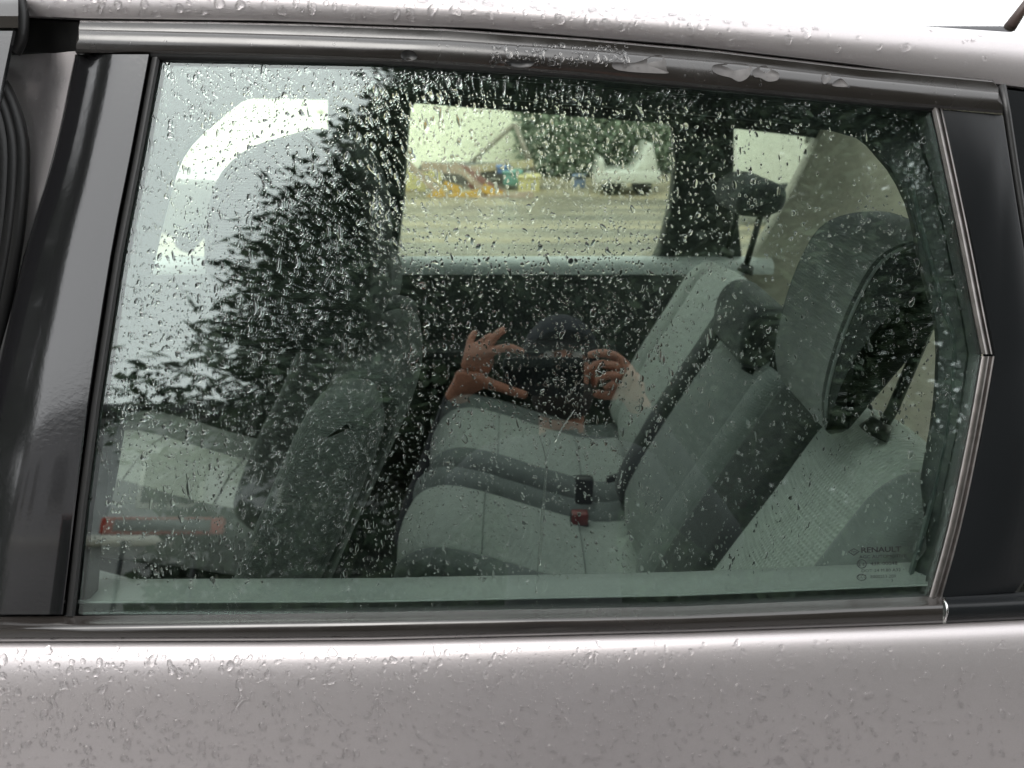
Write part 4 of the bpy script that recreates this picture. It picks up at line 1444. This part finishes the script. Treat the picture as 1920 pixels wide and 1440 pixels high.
# ================================================================== BEYOND THE CAR
cream = mat("cream_wall", (0.88, 0.86, 0.68), rough=0.85, noise=0.10, nscale=1.2, bump=0.2, bscale=40)
YW = 22.0
wl_ = empty("building", (0, YW, ground_z(YW)), None, label="long low cream shed across the yard, roof sloped to catch the sky", cat="building")
xr = yp(985, 250, YW).x
xl = yp(-500, 250, YW).x
box("wall", (xl - 6, 0.3, -0.2), (xr, 6, 0.62), cream, wl_, bevel=0)
x0_, x1_ = xl - 6.3, xr + 0.15
prism("roof", [(x0_, -0.8, 0.136), (x0_, -0.8, 0.208), (x0_, 5.2, 3.3), (x0_, 5.2, 3.2)], Vector((x1_ - x0_, 0, 0)), cream, wl_, bevel=0)  # slope shaped to catch full sky light, brighter than an upright wall
dk = mat("grey_green_band", (0.36, 0.42, 0.38), rough=0.8)
ql, qr = yp(768, 222, YW + 2.9).x, yp(905, 222, YW + 2.9).x
prism("roof_light", [(ql - 1.5, 2.45, 1.894), (qr, 2.45, 1.894), (qr, 3.25, 2.306), (ql - 1.5, 3.25, 2.306)], Vector((0, -0.012, 0.025)), dk, wl_, bevel=0)
# gable frame leaning at the wall's end
g1 = [yp(x, y, 20.6) for x, y in ((880, 308), (965, 232), (1005, 330))]
fr_ = tube("leaning_frame", [g1[0], g1[1]], 0.06, mat("grey_timber", (0.30, 0.27, 0.22), rough=0.9), None, label="two grey poles leaning together at the cream wall's end", cat="frame")
tube("pole", [g1[1], g1[2]], 0.06, mat("grey_timber_b", (0.32, 0.28, 0.24), rough=0.9), fr_)

wood = [mat("pink_timber", (0.46, 0.36, 0.29), rough=0.85, noise=0.2, nscale=8), mat("tan_timber", (0.48, 0.40, 0.26), rough=0.85, noise=0.2, nscale=8),
        mat("red_timber", (0.30, 0.16, 0.14), rough=0.8), mat("orange_board", (0.62, 0.38, 0.09), rough=0.7), mat("yellow_board", (0.62, 0.56, 0.28), rough=0.7)]
pile = empty("timber_pile", tuple(yp(870, 390, 17.5)), None, label="heap of pink and tan timber with orange boards in the yard", cat="timber pile")
pinv = Matrix.Translation(-Vector(pile.location))


def plank(p, q, w, t, m):
    p, q = Vector(p) - pile.location, Vector(q) - pile.location
    d = (q - p).normalized()
    s = d.cross(Vector((0, 1, 0))).normalized() * w
    k = Vector((0, t, 0))
    v = [p - s, p + s, p + s + k, p - s + k, q - s, q + s, q + s + k, q - s + k]
    f = [(0, 1, 2, 3), (4, 7, 6, 5), (0, 4, 5, 1), (1, 5, 6, 2), (2, 6, 7, 3), (3, 7, 4, 0)]
    return mesh_obj("plank", v, f, m, pile, smooth=False)


for (x0, y0, x1, y1, w, mi, yy) in [(735, 394, 1000, 364, .07, 0, 17.3), (762, 305, 850, 388, .07, 0, 17.5), (850, 306, 930, 380, .06, 0, 17.6), (862, 312, 965, 378, .07, 2, 17.8), (735, 410, 940, 386, .08, 1, 17.2), (800, 330, 880, 392, .05, 1, 17.55),
                                   (790, 388, 832, 362, .13, 3, 17.4), (842, 376, 900, 364, .10, 3, 17.4), (768, 416, 805, 404, .08, 3, 17.1), (752, 336, 802, 342, .20, 4, 17.9), (803, 330, 828, 338, .14, 4, 17.9), (905, 352, 950, 372, .09, 3, 17.5),
                                   (730, 458, 985, 402, .07, 1, 16.4), (735, 434, 905, 398, .07, 1, 16.8), (830, 350, 862, 362, .13, 3, 17.7), (880, 340, 910, 372, .10, 2, 17.7), (742, 365, 795, 380, .26, 1, 18.2), (790, 312, 900, 322, .10, 0, 18.6), (880, 318, 1000, 306, .08, 1, 19.0)]:
    plank(yp(x0, y0, yy), yp(x1, y1, yy), w, 0.08, wood[mi])


def yard_box(name, px0, py0, px1, py1, yy, depth, color, label, cat):
    a, b = yp(px0, py1, yy), yp(px1, py0, yy)
    o = empty(name, (a.x, yy, a.z), None, label=label, cat=cat)
    m = mat(name + "_paint", color, rough=0.6, noise=0.15, nscale=6)
    box("body", (0, 0, 0), (b.x - a.x, depth, (b.z - a.z) * 0.86), m, o, bevel=0.03)
    box("lid", (-0.03, -0.03, (b.z - a.z) * 0.86), (b.x - a.x + 0.03, depth + 0.03, b.z - a.z), m, o, bevel=0.02)
    return o


yard_box("dark_bin", 790, 312, 960, 380, 19.4, 1.0, (0.13, 0.12, 0.11), "dark grey covered bin behind the timber heap", "bin")
yard_box("blue_crate", 932, 312, 954, 326, 18.6, 0.5, (0.12, 0.19, 0.38), "small blue crate on top of the heap beyond the car", "crate")
yard_box("green_bin", 944, 322, 978, 348, 18.4, 0.6, (0.16, 0.32, 0.28), "sea green bin beside the small blue crate", "bin")
yard_box("yellow_sack", 972, 330, 1012, 362, 18.2, 0.5, (0.58, 0.52, 0.26), "yellow sack standing at the timber's end", "sack")
yard_box("red_box", 1050, 279, 1072, 298, 21.0, 0.3, (0.42, 0.14, 0.12), "small red box fixed high before the bushes", "box")
yard_box("blue_barrel", 1076, 330, 1098, 358, 18.8, 0.4, (0.14, 0.18, 0.28), "dark blue barrel beside the white trailer", "barrel")

bush_m = [mat("bush_a", (0.13, 0.17, 0.115), rough=0.7, noise=0.4, nscale=3), mat("bush_b", (0.22, 0.26, 0.19), rough=0.7, noise=0.4, nscale=3)]


def bush(px, py_base, yy, rx, rz, n, label, seed):
    p = yp(px, py_base, yy)
    r = np.random.default_rng(seed)
    o = empty("bush", (p.x, yy, ground_z(yy)), None, label=label, cat="bush", group="bushes beyond the yard")
    d = r.normal(0, 1, (n, 3)); d /= np.linalg.norm(d, axis=1, keepdims=True)
    q = d * (r.uniform(0.2, 1, n) ** .5)[:, None] * np.array([rx, rx * .8, rz]) + np.array([0, 0, rz * .9])
    q += r.normal(0, .10, (n, 3))
    V, F = blades(q, d + r.normal(0, .6, (n, 3)), 0.16, 0.05, seed)
    foliage_obj("foliage", V, F, bush_m, o)
    tube("stem", [(0, 0, -0.1), (0.02, 0, rz * .9)], [0.06, 0.03], bark, o)


bush(1045, 350, 21.5, 1.1, 1.35, 6000, "grey green bush at the end of the cream wall", 51)
bush(1150, 350, 22.5, 1.5, 1.5, 9000, "wide grey green bush behind the white trailer", 52)
bush(1260, 350, 22.0, 1.3, 1.4, 7000, "bush past the white trailer near the far pillar", 53)
bush(1400, 350, 23.0, 1.5, 1.35, 7000, "bush seen through the small rear side window", 54)

# low white trailer with upright end boards
white = mat("white_paint", (0.58, 0.58, 0.53), rough=0.3, coat=0.8)
TY = 17.5
ta, tb = yp(1118, 344, TY), yp(1240, 322, TY)
tr_ = empty("trailer", (ta.x, TY, ta.z), None, label="low white trailer with upright end boards before the bushes", cat="trailer")
tw, thh = tb.x - ta.x, tb.z - ta.z
box("bed", (0, 0, 0), (tw, 1.2, thh), white, tr_, bevel=0.03)
prism("end_board", [(0.04, 0.02, thh - 0.01), (0.20, 0.02, thh - 0.01), (0.15, 0.02, thh + 0.27), (0.05, 0.02, thh + 0.27)], Vector((0, 1.1, 0)), white, tr_, bevel=0.02)
prism("end_board", [(tw - 0.62, 0.02, thh - 0.01), (tw - 0.06, 0.02, thh - 0.01), (tw - 0.22, 0.02, thh + 0.58), (tw - 0.33, 0.02, thh + 0.58), (tw - 0.42, 0.02, thh + 0.22)], Vector((0, 1.1, 0)), white, tr_, bevel=0.02)
for x_ in (0.35, tw - 0.4):
    tube("wheel", [(x_, 0.02, -0.04), (x_, 0.2, -0.04)], 0.22, M['black'], tr_, n=20)
tube("drawbar", [(0, 0.6, 0.1), (-0.7, 0.6, 0.0)], 0.03, M['black'], tr_)

# white van beyond the small rear side window
vp = yp(1440, 330, 12.5)
vn = empty("parked_van", (vp.x, 12.5, ground_z(12.5)), None, label="white van seen through the small rear side window", cat="van")
box("body", (-0.6, 0, 0.35), (3.8, 1.8, 2.05), white, vn, bevel=0.12, seg=4)
box("side_window", (0.5, -0.01, 1.25), (1.5, 0.03, 1.8), win_m, vn, bevel=0.02)
box("lower_trim", (-0.55, -0.015, 0.5), (3.75, 0.02, 0.62), M['inner_dark'], vn, bevel=0)
for x_ in (0.3, 3.0):
    tube("wheel", [(x_, -0.02, 0.33), (x_, 0.25, 0.33)], 0.33, M['black'], vn, n=20)
